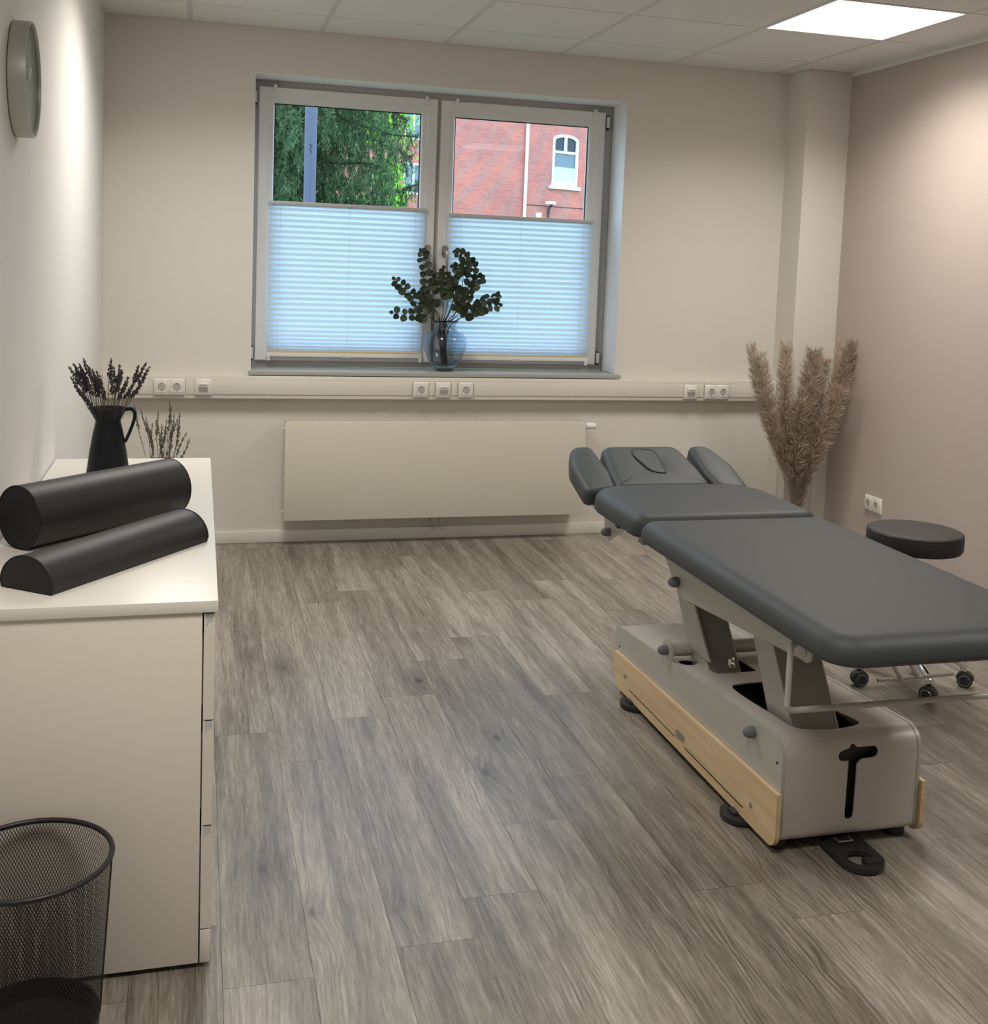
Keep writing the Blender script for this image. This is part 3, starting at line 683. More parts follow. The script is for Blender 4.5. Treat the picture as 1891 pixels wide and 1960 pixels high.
tips = [(865, 245), (765, 300), (715, 330), (825, 300), (735, 435), (780, 530), (915, 320), (960, 355), (1010, 380), (1040, 470), (1160, 245), (1245, 310), (1280, 365), (1340, 440), (1445, 315), (1525, 290), (1560, 335), (1510, 455), (840, 590), (900, 670), (1180, 330), (1225, 420), (885, 390), (800, 390), (850, 350), (935, 420), (1000, 450), (985, 400), (790, 330), (1150, 400), (1260, 430), (1410, 480), (1470, 520), (1330, 500), (905, 470), (860, 440)]
for i, (a, b_) in enumerate(tips):
    dy = random.uniform(-.05, .05); p = px(a / 5.445, 640 + b_ / 5.445, JY + dy)
    bx = JX + max(-.03, min(.03, (p.x - JX) * .35)) + random.uniform(-.004, .004); by = JY + dy * .4
    sprig('lavender_sprig', (bx, by, JZ + .165), p, 'lavs', 'lavf', 'dried purple lavender sprig in the ' + clump(p.x - JX) + ' of the bunch in the black jug', 'flower', 'lavender sprigs in the ' + clump(p.x - JX) + ' of the jug bunch', fl=random.uniform(.045, .07), fr=.0056, dens=1.1)
# ------------------------------------------------------------------ tall vase behind chest with lavender
VX, VY = .295, -.62; VZ = .535
t = thing('floor_vase', (VX, VY, 0), 'tall black metal vase of green lavender on the floor behind the chest', 'vase')
bm = B(); lathe(bm, (VX, VY, 0), [(.075, 0), (.08, .004), (.085, .25), (.078, .42), (.066, .49), (.070, .515), (.093, VZ), (.0945, VZ + .003), (.090, VZ), (.066, .51), (.062, .49), (.072, .42), (.078, .02)], 40); obj('body', bm, 'blackmat', t, 'auto')
for sx in (-1, 1):
    bm = B(); tube(bm, spline([(VX + sx * .066, VY, .50), (VX + sx * .085, VY, .548), (VX + sx * .108, VY, .530), (VX + sx * .110, VY, .50), (VX + sx * .082, VY, .40)], 6), .004, 8); obj('handle', bm, 'blackmat', t, 'auto')
clump2 = lambda d: 'left part' if d < 0 else 'right part'
tips2 = [(930, 485), (975, 520), (1010, 565), (1100, 530), (1080, 590), (1180, 455), (1190, 500), (1250, 540), (1215, 545), (1300, 675), (1318, 720), (1125, 620), (1235, 600), (1060, 610), (1160, 580), (1020, 640), (1240, 570), (1200, 640), (1150, 680)]
for a, b_ in tips2:
    dy = random.uniform(-.05, .05); p = px(a / 3.63, 640 + b_ / 3.63, VY + dy); bx = VX + max(-.05, min(.05, (p.x - VX) * .5))
    sprig('green_lavender_sprig', (bx, VY + dy * .4, .50), p, 'lavgs', 'lavg', 'green lavender sprig in the ' + clump2(p.x - VX) + ' of the floor vase behind the chest', 'flower', 'green lavender sprigs in the ' + clump2(p.x - VX) + ' of the floor vase', fl=.11, fr=.0052, dens=.55, bend=.015, leafy_=True)

# ------------------------------------------------------------------ glass vase with eucalyptus
GX, GY, GZ = 1.712, .085, .8845
t = thing('glass_vase', (GX, GY, GZ), 'round ribbed smoky blue glass vase on the window sill', 'vase')
pr = [(.045, 0), (.052, .003), (.068, .022), (.092, .068), (.1125, .118), (.1165, .15), (.110, .180), (.090, .203), (.063, .214), (.0545, .225), (.0535, .243), (.060, .256), (.076, .267)]
pi_ = [(r - .0028, h + (.004 if h < .02 else 0)) for r, h in pr[1:]]
rib = lambda a, h: 1 + .022 * abs(math.sin(6 * a)) * max(0, math.sin(min(1, h / .21) * PI)) - .01
bm = B(); lathe(bm, (GX, GY, GZ), pr + pi_[::-1], 96, mod=rib); obj('body', bm, 'vglass', t, 'auto')
branches = [
    [(640, 1150), (490, 1060), (300, 1070), (90, 1040)], [(600, 1080), (430, 930), (350, 820), (230, 700), (115, 600)],
    [(700, 1130), (590, 880), (550, 680), (520, 480), (480, 300), (500, 220)], [(760, 1000), (720, 800), (700, 620), (650, 560)],
    [(820, 900), (800, 700), (790, 560), (770, 460)], [(880, 1120), (960, 950), (1010, 700), (1030, 500), (1060, 370), (1030, 280), (935, 235)],
    [(900, 1120), (1000, 1000), (1080, 800), (1120, 600), (1150, 450), (1110, 340)], [(950, 1140), (1100, 1030), (1250, 910), (1380, 850), (1490, 830)],
    [(1050, 1080), (1190, 1000), (1330, 960), (1500, 940)], [(860, 1000), (900, 780), (870, 640), (890, 600)],
    [(840, 1020), (960, 640), (990, 480), (900, 430)], [(700, 1060), (560, 950), (520, 830), (480, 760)], [(920, 1040), (1060, 880), (1180, 640), (1270, 570)]]
EUL = ['lowest eucalyptus branch stretching furthest left over the sill', 'eucalyptus branch rising to the far left in front of the left blind', 'tall eucalyptus branch overlapping the left window handle', 'short upright eucalyptus branch left of the middle of the bunch', 'eucalyptus branch reaching up to the right window handle', 'eucalyptus branch with a bare wispy curved tip at the top right', 'tallest leafy eucalyptus branch right of the handles', 'eucalyptus branch arching to the far right in front of the right blind', 'eucalyptus branch below it on the right ending in small pointed leaves', 'short eucalyptus branch in the centre of the bunch', 'eucalyptus branch behind the middle with leaves near the right handle', 'short eucalyptus branch with round leaves on the left side of the bunch', 'eucalyptus branch with wide leaves pointing up and right']
def leaf(bm, c, d, n, r):
    d = d.normalized(); s = d.cross(n).normalized(); n = s.cross(d)
    out = [(0, 0), (.25, .62), (.7, .92), (1.25, .86), (1.75, .45), (1.98, 0), (1.75, -.45), (1.25, -.86), (.7, -.92), (.25, -.62)]
    vs = [bm.verts.new(c + d * a * r + s * b_ * r + n * (abs(b_) * .18 * r)) for a, b_ in out]; m_ = bm.verts.new(c + d * r + n * 0)
    for k in range(10): bm.faces.new((vs[k], vs[(k + 1) % 10], m_))
for bi, br in enumerate(branches):
    y = GY + random.uniform(-.055, .045)
    P = [Vector((GX + random.uniform(-.02, .02), GY, GZ + .03)), Vector((GX + (px(740 + br[0][0] / 7, 0, GY).x - GX) * .35, GY + (y - GY) * .3, GZ + .225))]
    for k, (a, b_) in enumerate(br): P.append(px(740 + a / 7, 450 + b_ / 7, GY + (y - GY) * (k + 1) / len(br)))
    e_ = thing('eucalyptus_branch', P[0], EUL[bi], 'branch', 'eucalyptus branches in the glass vase')
    pts = spline(P, 6); bm = B(); tube(bm, pts, [.0028 - .0018 * i / len(pts) for i in range(len(pts))], 6); obj('stem', bm, 'twig', e_)
    bm = B(); n0 = 16; step = 3
    for i in range(n0, len(pts), step):
        d = (pts[min(i + 1, len(pts) - 1)] - pts[i - 1]).normalized()
        for sgn in (-1, 1):
            if random.random() < .12: continue
            side = Vector((d.z, 0, -d.x)) * sgn; dd = (side * 1.0 + d * .6 + Vector((0, random.uniform(-.9, .9), 0))).normalized()
            nn = Vector((random.uniform(-.6, .6), -1, random.uniform(-.5, .5))).normalized(); f = (i - n0) / max(1, len(pts) - n0)
            leaf(bm, pts[i] + dd * .003, dd, nn, random.uniform(.021, .029) * (1 - .35 * f))
    leaf(bm, pts[-1], (pts[-1] - pts[-3]), Vector((0, -1, .2)), .012); obj('leaves', bm, 'euc', e_)

# ------------------------------------------------------------------ pampas in tall glass vase
PX_, PY_ = 3.545, -.42
t = thing('glass_floor_vase', (PX_, PY_, 0), 'tall clear glass cylinder vase of pampas grass in the right corner', 'vase')
bm = B(); lathe(bm, (PX_, PY_, 0), [(.088, 0), (.094, .006), (.094, .462), (.0935, .464), (.090, .464), (.0895, .02), (.02, .018)], 48, capt=False); obj('body', bm, 'cglass', t, 'auto')
def plume(base, pts2, Y, rmax, n_h, l0, lbl, start):
    P = [Vector(base)] + [Vector(p) for p in pts2]; sp = spline(P, 10)
    e_ = thing('pampas_grass', base, lbl, 'pampas grass', 'pampas stalks in the glass vase')
    bm = B(); tube(bm, sp, [.0032 - .0018 * i / len(sp) for i in range(len(sp))], 6); obj('stem', bm, 'pamps', e_, 'auto')
    bm = B(); i0 = int(start * (len(sp) - 1))
    for k in range(n_h):
        f = random.random(); i = i0 + f * (len(sp) - 1 - i0); j = int(i); p = sp[j].lerp(sp[min(j + 1, len(sp) - 1)], i - j)
        d = (sp[min(j + 1, len(sp) - 1)] - sp[max(j - 1, 0)]).normalized(); u, v = frame_of(d)
        R_ = 1.35 * rmax * (.30 + .85 * math.sin(min(1, .06 + f * .80) * PI) ** .6)
        a = random.uniform(0, 2 * PI); rad = u * math.cos(a) + v * math.sin(a); L_ = l0 * random.uniform(.5, 1.25) * (1 - .25 * f)
        s0 = p + rad * R_ * random.uniform(0, .35) ; s2 = p + rad * R_ * random.uniform(.45, 1.15) + d * L_ + Vector((random.uniform(-.006, .006), random.uniform(-.006, .006), -.02 * random.random() ** 3)); s1 = s0.lerp(s2, .5) + rad * R_ * .18
        wd = (s2 - s0).cross(Vector((random.uniform(-1, 1), random.uniform(-1, 1), random.uniform(-1, 1)))).normalized() * random.uniform(.0010, .0021)
        q = [bm.verts.new(x) for x in (s0 - wd * .6, s0 + wd * .6, s1 + wd, s1 - wd, s2)]
        bm.faces.new((q[0], q[1], q[2], q[3])); bm.faces.new((q[3], q[2], q[4]))
    obj('plume', bm, 'pamp', e_)
def P3(u, v, Y): return px(u, v, Y)
bs = lambda dx, dy: (PX_ + dx, PY_ + dy, .03)
plist = [  # (path in photo pixels, depth of the tip, radius, hairs, label)
    ([(1512, 950), (1494, 870), (1462, 780), (1439, 665)], -.38, .030, 1500, .45, 'pampas stalk leaning furthest left in the floor vase'),
    ([(1514, 950), (1500, 880), (1475, 800), (1456, 680)], -.44, .036, 1900, .42, 'pampas stalk second from the left in the floor vase'),
    ([(1519, 950), (1512, 870), (1502, 790), (1505, 662)], -.42, .036, 2200, .38, 'slim upright pampas stalk with a grey plume in the floor vase'),
    ([(1524, 950), (1528, 860), (1540, 780), (1560, 672)], -.48, .048, 2900, .36, 'tallest golden plume in the middle of the pampas bunch'),
    ([(1527, 950), (1535, 870), (1556, 790), (1578, 690)], -.36, .040, 2100, .42, 'pampas stalk right of the golden middle plume'),
    ([(1530, 950), (1545, 880), (1580, 790), (1607, 655)], -.45, .018, 500, .55, 'thin wispy pampas stalk reaching highest on the right'),
    ([(1532, 950), (1552, 870), (1595, 770), (1632, 655)], -.40, .044, 2600, .40, 'feathery pampas stalk leaning furthest right towards the taupe wall'),
    ([(1530, 950), (1545, 890), (1572, 830), (1612, 745)], -.52, .050, 2300, .30, 'short bushy pampas plume drooping right over the vase'),
    ([(1522, 950), (1520, 900), (1526, 840), (1530, 765)], -.50, .046, 2300, .22, 'short dense pampas plume at the front of the vase'),
    ([(1528, 950), (1532, 900), (1540, 850), (1556, 780)], -.40, .040, 1700, .12, 'low pampas plume reaching down inside the vase')]
for path, Y, rm, nh, st, lb in plist:
    n = len(path); pts = [P3(u, v, PY_ + (Y - PY_) * (k + 1) / n) for k, (u, v) in enumerate(path)]
    plume(bs((pts[0].x - PX_) * .2, (Y - PY_) * .25), pts, Y, rm, nh, .055, lb, st)

# ------------------------------------------------------------------ treatment table
BX0, BX1, BXC = 1.885, 2.270, 2.074
tb = thing('treatment_table', (2.077, -2.75, 0), 'electric treatment table with slate grey padded top and silver base', 'treatment table')
def side_prof(off=0., z0=.030):
    # (y,z) outline: slope top, rounded foot end, small round at head end
    yf, yn, zt_f, zt_n, R_ = -2.150 + off, -3.312 - off, .222 + off, .301 + off, .055
    pts = [(yn + .02, z0), (yf - .02, z0)] + arc(yf - .02, z0 + .02, .02, -90, 0, 4)
    pts += arc(yf - .03, zt_f - .03, .03, 0, 90, 5) + arc(yn + R_, zt_n - R_, R_, 90, 180, 8) + arc(yn + .025, z0 + .025, .025, 180, 270, 5)
    return pts
outer = prism(B(), side_prof(), 'X', BX0, BX1)
ip = [(y + (.004 if y < -2.7 else -.004), z - .004 if z > .15 else z + .003) for y, z in side_prof()]
inner = prism(B(), ip, 'X', BX0 + .003, BX1 - .003)
def slab(pts, z0, z1): return prism(B(), pts, 'Z', z0, z1)
hole1 = slab(smooth_closed([(1.945, -2.90), (2.00, -2.862), (2.09, -2.868), (2.115, -2.93), (2.125, -3.10), (2.135, -3.245), (1.965, -3.250), (1.945, -3.12)], 5), .1, .5)
hole2 = slab(rrect(1.90, 1.955, -2.66, -2.60, .025, 6), .1, .5); hole3 = slab(rrect(1.96, 2.10, -2.76, -2.62, .02, 6), .1, .5)
# T-shaped slot in the foot end
slot = [(2.0645, .095)] + arc(2.0775, .090, .013, 180, 360, 6)[1:-1] + [(2.0905, .095), (2.0915, .224), (2.104, .236), (2.138, .238)] + arc(2.138, .2525, .0145, -90, 90, 6)[1:] + [(2.095, .267)] + arc(2.080, .264, .011, 15, 165, 6) + [(2.050, .262)] + arc(2.050, .248, .014, 90, 270, 6)[1:] + [(2.066, .234)]
tcut = prism(B(), slot, 'Y', -3.40, -3.25)
me = boolean(outer, [inner, hole1, hole2, hole3, tcut])
bc = obj('base_cover', me, 'cover', tb, 'auto', 'silver sheet metal base cover')
bm = B(); box(bm, BX0 + .02, BX1 - .02, -3.26, -2.2, .032, .20); obj('drive_unit', bm, 'blackplas', tb)
bm = B(); box(bm, 2.03, 2.15, -3.29, -3.262, .04, .27); obj('slot_backing', bm, 'blackplas', bc)
bm = B(); tube(bm, spline([(1.985, -3.05, .18), (2.03, -3.0, .225), (2.08, -2.98, .24), (2.12, -3.02, .21)], 6), .003, 6); obj('cable', bm, 'frame', tb, 'auto')
for x0, x1 in ((BX0 - .010, BX0), (BX1, BX1 + .010)):
    bm = prism(B(), side_prof(.0015), 'X', x0 + .0, x1, .0008); obj('side_plate', bm, 'frame', tb, 'auto')
def wood_panel(x0, x1):
    pts = [(-3.295, .022)] + arc(-2.225, .062, .04, -90, -15, 5) + [(-2.176, .138), (-3.324, .166)] + arc(-3.290, .056, .034, 180, 262, 6)
    bm = prism(B(), pts, 'X', x0, x1, .001); return bm
wp = obj('wood_panel', wood_panel(BX0 - .024, BX0 - .011), 'wood', tb, 'auto', 'pale oak side panel')
wp2 = obj('wood_panel', wood_panel(BX1 + .011, BX1 + .024), 'wood', tb, 'auto', 'pale oak side panel')
xw = BX0 - .0245
bm = B(); box(bm, xw - .0003, xw + .001, -2.707, -2.332, .0525, .0550); box(bm, xw - .0003, xw + .001, -3.153, -2.779, .0480, .0510); obj('slot_line', bm, 'dark', wp)
for y, z in ((-2.287, .088), (-3.195, .078)):
    bm = lathe(B(), (xw, y, z), [(.008, 0), (.0078, -.002), (.006, -.003)], 20, 'X', capb=True); obj('bolt', bm, 'steel', wp, 'auto')
bm = prism(B(), rrect(-2.776, -2.711, .060, .084, .010, 5), 'X', xw - .0008, xw + .001); bd = obj('badge', bm, 'steel', wp)
bm = prism(B(), rrect(-2.768, -2.719, .064, .080, .007, 5), 'X', xw - .0012, xw - .0005); obj('badge_plate', bm, 'frame_d', bd)
for y, z in ((-2.19, .155), (-3.29, .235)):
    bm = lathe(B(), (BX0 - .010, y, z), [(.004, 0), (.004, -.001)], 12, 'X'); obj('screw', bm, 'dark', tb)
# feet
for x, y in ((BX0 + .02, -3.26), (BX1 - .02, -3.26), (BX0 + .02, -2.22), (BX1 - .02, -2.22)):
    bm = lathe(B(), (x, y, 0), [(.026, 0), (.028, .004), (.028, .018), (.02, .031)], 24); obj('foot', bm, 'blackplas', tb, 'auto')
bm = B(); box(bm, BX0 + .01, BX1 - .01, -3.285, -2.18, .024, .0305); obj('chassis', bm, 'blackplas', tb)
# floor pedals
def pedal(cx, cy, ang, L_=.10, ring=True, R_=.057):
    M = Matrix.Translation((cx, cy, .0)) @ Matrix.Rotation(ang, 4, 'Z')    # +x points back to the table
    o = arc(0, 0, R_, 90, 270, 20) + [(L_, -R_ * 1.0), (L_, R_ * 1.0)]
    b = prism(B(), o, 'Z', .006, .018); me = boolean(b, [prism(B(), arc(0, 0, R_ * .60, 0, 342, 24), 'Z', 0, .03)]) if ring else boolean(b, [])
    me.transform(M); p = obj('foot_pedal', me, 'blackplas', tb, 'auto')
    b = B()
    if ring: box(b, -.034, -.008, -.040, .004, .008, .024, .003)
    else: box(b, -.034, .008, -.018, .018, .014, .026, .003)
    mm = M; obj('tread', merge(B(), b, mm), 'blackplas', p, 'auto')
    if not ring:
        b = B()
        for s in (-1, 1): tube(b, [(-.025, s * .030, .0185), (-.018, s * .038, .0185), (0, s * .040, .0185)], .002, 5)
        obj('arrow_mark', merge(B(), b, M), 'gasket', p)
    b = B(); box(b, L_ - .02, L_ + .05, -.03, .03, .012, .024); obj('pedal_arm', merge(B(), b, M), 'blackplas', p)
pp = Vector((2.122, -3.470, 0))
pedal(2.066, -3.392, PI / 2, .10, True, .058)
pedal(1.883, -2.348, 0, .07, False, .057); pedal(1.878, -3.115, 0, .07, False, .058)
bm = B(); tube(bm, [(2.045, -3.305, .026), (2.045, -3.325, .026), (2.085, -3.325, .026), (2.085, -3.305, .026)], .0025, 6); obj('pedal_clip', bm, 'steel', tb, 'auto')
# pivot tube, arms
def knob(x, y, z, par=tb, r=.0155, L_=.030):
    bm = lathe(B(), (x, y, z), [(r * .9, 0), (r, -.004), (r, -.012), (r * .97, -.013), (r * .97, -.018), (r * .8, -L_ + .006), (r * .4, -L_), (.001, -L_ - .001)], 24, 'X', capt=False); obj('rubber_knob', bm, 'rubber', par, 'auto')
bm = B(); tube(bm, [(BX0 - .008, -2.588, .283), (2.245, -2.588, .283)], .0215, 24); obj('pivot_tube', bm, 'frame', tb, 'auto')
bm = prism(B(), [(-2.622, .235), (-2.552, .235), (-2.552, .283)] + arc(-2.587, .283, .035, 0, 180, 10), 'X', BX0 - .0115, BX0 - .002, .0008); obj('tube_bracket', bm, 'frame', tb, 'auto')
knob(BX0 - .0115, -2.588, .283); knob(BX0 - .010, -3.162, .262)
def lift_arm(x0, x1, yb, zb, yt, zt, dep):
    n0, n1 = (yb, zb), (yt, zt); f0, f1 = (yb + dep * 1.15, zb), (yt + dep, zt)
    b = prism(B(), [n0, n1, f1, f0], 'X', x0 + .004, x1 - .004, .001); a_ = obj('lift_arm', b, 'frame_d', tb, 'auto')
    for xx in (x0, x1 - .004):
        b = prism(B(), [(n0[0] - .003, n0[1]), (n1[0] - .003, n1[1]), f1, (f0[0] + .02, f0[1])], 'X', xx, xx + .004); obj('arm_flange', b, 'frame', a_, 'auto')
lift_arm(1.961, 2.098, -3.232, .24, -2.985, .60, .10)
lift_arm(1.955, 2.060, -2.735, .24, -2.440, .60, .10)
bm = prism(B(), [(-2.548, .42), (-2.607, .43), (-2.735, .29), (-2.60, .29), (-2.57, .31)], 'X', 1.949, 1.955); obj('arm_gusset', bm, 'frame', tb)
bm = B(); tube(bm, [(2.02, -2.735, .30), (2.02, -2.735, .275)], .011, 14); tube(bm, [(2.02, -2.76, .285), (2.02, -2.71, .285)], .006, 10); obj('lock_pin', bm, 'chrome', tb, 'auto')
pts = [(2.04 + .03 * math.cos(a), -2.75 + .02 * math.sin(a), .275) for a in [PI * k / 8 for k in range(16)]]
for (y, z) in ((-2.96, .590), (-2.42, .600)):
    bm = B(); box(bm, 1.835, 2.315, y - .02, y + .02, z - .02, z + .02, .003); obj('cross_beam', bm, 'frame_d', tb, 'auto')
# side rails
rail_p = [(-2.62, .634), (-2.64, .600), (-2.72, .535), (-2.765, .514), (-2.80, .511), (-3.26, .550), (-3.44, .566)] + arc(-3.47, .588, .022, -80, -180, 6) + [(-3.492, .634)]
for x in (1.826, 2.316):
    bm = prism(B(), rail_p, 'X', x, x + .006, .001); rl = obj('side_rail', bm, 'frame', tb, 'auto')
    bm = lathe(B(), (x if x < 2 else x + .006, -3.465, .586), [(.008, 0), (.008, -.002), (.003, -.003)], 16, 'X'); obj('bolt', bm, 'steel', rl, 'auto')
knob(1.826, -2.745, .548); 
mid_p = [(-2.56, .634), (-2.36, .606), (-2.31, .600), (-2.17, .527), (-2.15, .522), (-2.138, .532), (-2.118, .600), (-2.115, .634)]
for x in (1.822, 2.320):
    bm = prism(B(), mid_p, 'X', x, x + .005, .001); obj('section_bracket', bm, 'frame', tb, 'auto')
knob(1.822, -2.175, .560)
bm = B(); box(bm, 1.83, 2.32, -2.56, -2.20, .600, .634, .002); obj('section_frame', bm, 'frame', tb, 'auto')
bm = B(); box(bm, 1.84, 2.31, -3.60, -2.66, .610, .634, .002); obj('section_frame', bm, 'frame', tb, 'auto')
bm = B(); box(bm, 1.797, 1.823, -2.318, -2.286, .605, .635, .004); obj('lock_button', bm, 'blackplas', tb, 'auto')
# towel / roll bar at the foot end
for bx in (0,):
    pts = spline([(1.826, -3.462, .612), (1.800, -3.466, .611), (1.788, -3.47, .604), (1.786, -3.47, .590)], 5) + spline([(1.786, -3.47, .475), (1.787, -3.47, .461), (1.80, -3.47, .452), (1.82, -3.47, .451)], 5) + \
        spline([(2.33, -3.47, .451), (2.35, -3.47, .452), (2.362, -3.47, .461), (2.364, -3.47, .475)], 5) + spline([(2.364, -3.47, .590), (2.362, -3.47, .604), (2.35, -3.466, .611), (2.322, -3.462, .612)], 5)
    bm = B(); tube(bm, pts, .0075, 12); obj('roll_bar', bm, 'frame', tb, 'auto')
# swing-down bar on the far side
bm = B(); tube(bm, [(2.422, -2.90, .268), (2.683, -2.90, .272)], .0055, 10); sb = obj('side_bar', bm, 'frame_d', tb, 'auto')
for x in (2.505, 2.565):
    bm = B(); tube(bm, [(x, -2.90, .270), (x - .19 if x > 2.55 else x - .185, -2.90, .52)], .009, 10); obj('bar_strut', bm, 'frame', sb, 'auto')
# cushions
cz0, cz1 = .635, .706
bm = B(); pad(bm, rrect(1.752, 2.394, -3.712, -2.585, (.085, .085, .05, .05), 10), cz0, cz1, .042, .018, .004); mc = obj('main_cushion', bm, 'pad', tb, 'full')
bm = B(); pad(bm, rrect(1.752, 2.394, -2.575, -2.075, (.05, .05, .16, .16), 12), cz0, cz1 + .004, .036, .018, .004); obj('middle_cushion', bm, 'pad', tb, 'full')
HM = Matrix.Translation((0, -2.085, .668)) @ Matrix.Rotation(math.radians(20), 4, 'X') @ Matrix.Translation((0, 2.085, -.668))
hz0, hz1 = .640, .708
def dent(x, y): return -.010 * math.exp(-(((x - 2.068) / .05) ** 2 + ((y + 1.92) / .075) ** 2))
def round_poly(pts, rad, n=7):
    out = []; m = len(pts)
    for i in range(m):
        p = Vector(pts[i]); a = (Vector(pts[i - 1]) - p); b_ = (Vector(pts[(i + 1) % m]) - p); r_ = rad[i] if isinstance(rad, (list, tuple)) else rad
        an = a.normalized(); bn = b_.normalized(); half = an.angle(bn) / 2; t_ = min(r_ / math.tan(half), a.length * .49, b_.length * .49)
        q0, q2 = p + an * t_, p + bn * t_
        for k in range(n + 1):
            u_ = k / n; out.append(tuple(q0 * (1 - u_) ** 2 + p * 2 * u_ * (1 - u_) + q2 * u_ ** 2))
    return out
ho = round_poly([(1.872, -2.09), (2.244, -2.09), (2.240, -1.96), (2.214, -1.788), (1.908, -1.788), (1.880, -1.96)], [.03, .03, .2, .055, .055, .2])
bm = B(); pad(bm, ho, hz0, hz1, .030, .015, 0., HM, dent); hc = obj('head_cushion', bm, 'pad', tb, 'full')
lo = round_poly([(1.752, -2.115), (1.872, -2.09), (1.886, -1.98), (1.872, -1.79), (1.790, -1.788), (1.748, -1.93)], [.03, .03, .2, .035, .06, .2])
bm = B(); pad(bm, lo, hz0 - .004, hz1 - .001, .026, .015, .003, HM); obj('arm_cushion', bm, 'pad', tb, 'full')
ro = [(4.134 - x, y) for x, y in lo][::-1]
bm = B(); pad(bm, ro, hz0 - .004, hz1 - .001, .026, .015, .003, HM); obj('arm_cushion', bm, 'pad', tb, 'full')
hole = smooth_closed([(2.010, -1.860), (2.033, -1.828), (2.090, -1.836), (2.104, -1.870), (2.094, -1.985), (2.082, -2.000), (2.045, -1.985), (2.024, -1.930)], 6)
bm = B(); pad(bm, hole, hz1 - .03, hz1 - .0005, .004, .002, -.001, HM); plug = obj('face_plug', bm, 'pad', hc, 'full')
bm = B(); tube(bm, [HM @ Vector((x, y, hz1 - .0015)) for x, y in hole], .0022, 8, closed=True); obj('plug_seam', bm, 'padseam', plug, 'full')
bm = B(); b = B(); box(b, 1.80, 2.345, -2.10, -1.86, .618, .640, .002); merge(bm, b, HM); obj('head_frame', bm, 'frame', tb, 'auto')
bm = B(); box(bm, 1.86, 1.885, -2.3, -2.05, .600, .625); box(bm, 2.26, 2.285, -2.3, -2.05, .600, .625); obj('head_strut', bm, 'frame_d', tb)
tg = px(1800, 1258, -3.70); 
bm = B(); box(bm, 2.020, 2.062, -3.640, -3.638, .613, .637); tgo = obj('name_tag', bm, 'gasket', tb)
bm = B()
for k in range(8): box(bm, 2.026 + k * .004, 2.029 + k * .004, -3.6406, -3.640, .619, .623)
obj('tag_print', bm, 'white', tgo)

# ------------------------------------------------------------------ stool
SX, SY = 2.966, -2.279
t = thing('rolling_stool', (SX, SY, 0), 'round charcoal rolling stool with chrome castor base behind the treatment table', 'stool')
bm = lathe(B(), (SX, SY, 0), [(.150, .494), (.163, .496), (.168, .503), (.169, .520), (.169, .548), (.166, .556)], 64); obj('seat', bm, 'stoolside', t, 'auto')
bm = lathe(B(), (SX, SY, 0), [(.166, .556), (.162, .562), (.150, .5645), (.10, .566), (.001, .567)], 64, capt=False); obj('seat_top', bm, 'stoolv', t, 'auto')
bm = B(); tube(bm, [(SX + .1665 * math.cos(2 * PI * k / 72), SY + .1665 * math.sin(2 * PI * k / 72), .5565) for k in range(72)], .0022, 6, closed=True); obj('seat_piping', bm, 'stoolside', t, 'full')
bm = B(); box(bm, SX - .07, SX + .07, SY - .05, SY + .05, .476, .496, .003); tube(bm, [(SX + .03, SY, .482), (SX + .15, SY + .03, .478), (SX + .165, SY + .032, .47)], .005, 8); obj('seat_plate', bm, 'blackplas', t, 'auto')
bm = B(); tube(bm, [(SX, SY, .30), (SX, SY, .48)], .014, 20); obj('gas_piston', bm, 'chrome', t, 'auto')
bm = B(); tube(bm, [(SX, SY, .09), (SX, SY, .30)], .026, 24); obj('column', bm, 'blackplas', t, 'auto')
bm = B(); lathe(bm, (SX, SY, 0), [(.03, .075), (.038, .08), (.038, .115), (.028, .125)], 32); obj('hub', bm, 'chrome', t, 'auto')
for k in range(5):
    a = math.atan2(-2.486 - SY, 2.923 - SX) + 2 * PI * k / 5; d = Vector((math.cos(a), math.sin(a), 0)); c = Vector((SX, SY, 0))
    pts = spline([c + d * .02 + Vector((0, 0, .102)), c + d * .08 + Vector((0, 0, .108)), c + d * .15 + Vector((0, 0, .098)), c + d * .195 + Vector((0, 0, .080)), c + d * .207 + Vector((0, 0, .062))], 5)
    bm = B(); tube(bm, pts, [.017 - .004 * i / len(pts) for i in range(len(pts))], 12); lg = obj('leg', bm, 'chrome', t, 'auto')
    w_ = a + random.uniform(-.6, .9) + PI / 2; ax = Vector((math.cos(w_), math.sin(w_), 0)); ax2 = Vector((-ax.y, ax.x, 0)); cc = c + d * .215 + Vector((0, 0, .028)) + ax2 * .008
    M = Matrix.Translation(cc) @ ax.to_track_quat('X', 'Z').to_matrix().to_4x4()
    b = B(); lathe(b, (0, 0, 0), [(.02, -.022), (.0265, -.019), (.0275, -.008), (.0275, -.005)], 28, 'X'); lathe(b, (0, 0, 0), [(.0275, .005), (.0275, .008), (.0265, .019), (.02, .022)], 28, 'X'); ws = obj('castor', merge(B(), b, M), 'blackplas', t, 'auto')
    b = B(); lathe(b, (0, 0, 0), [(.0285, -.014), (.031, -.012), (.031, .012), (.0285, .014)], 28, 'X'); 
    bmesh.ops.bisect_plane(b, geom=list(b.verts) + list(b.edges) + list(b.faces), plane_co=(0, 0, .004), plane_no=(0, 0, -1), clear_outer=True)
    obj('castor_hood', merge(B(), b, M), 'blackplas', t, 'auto')
    for s in (-.0225, .0225):
        b = B(); tube(b, [(s, math.cos(q * PI / 12) * .019, math.sin(q * PI / 12) * .019) for q in range(24)], .001, 5, closed=True); obj('hub_ring', merge(B(), b, M), 'steel', ws)

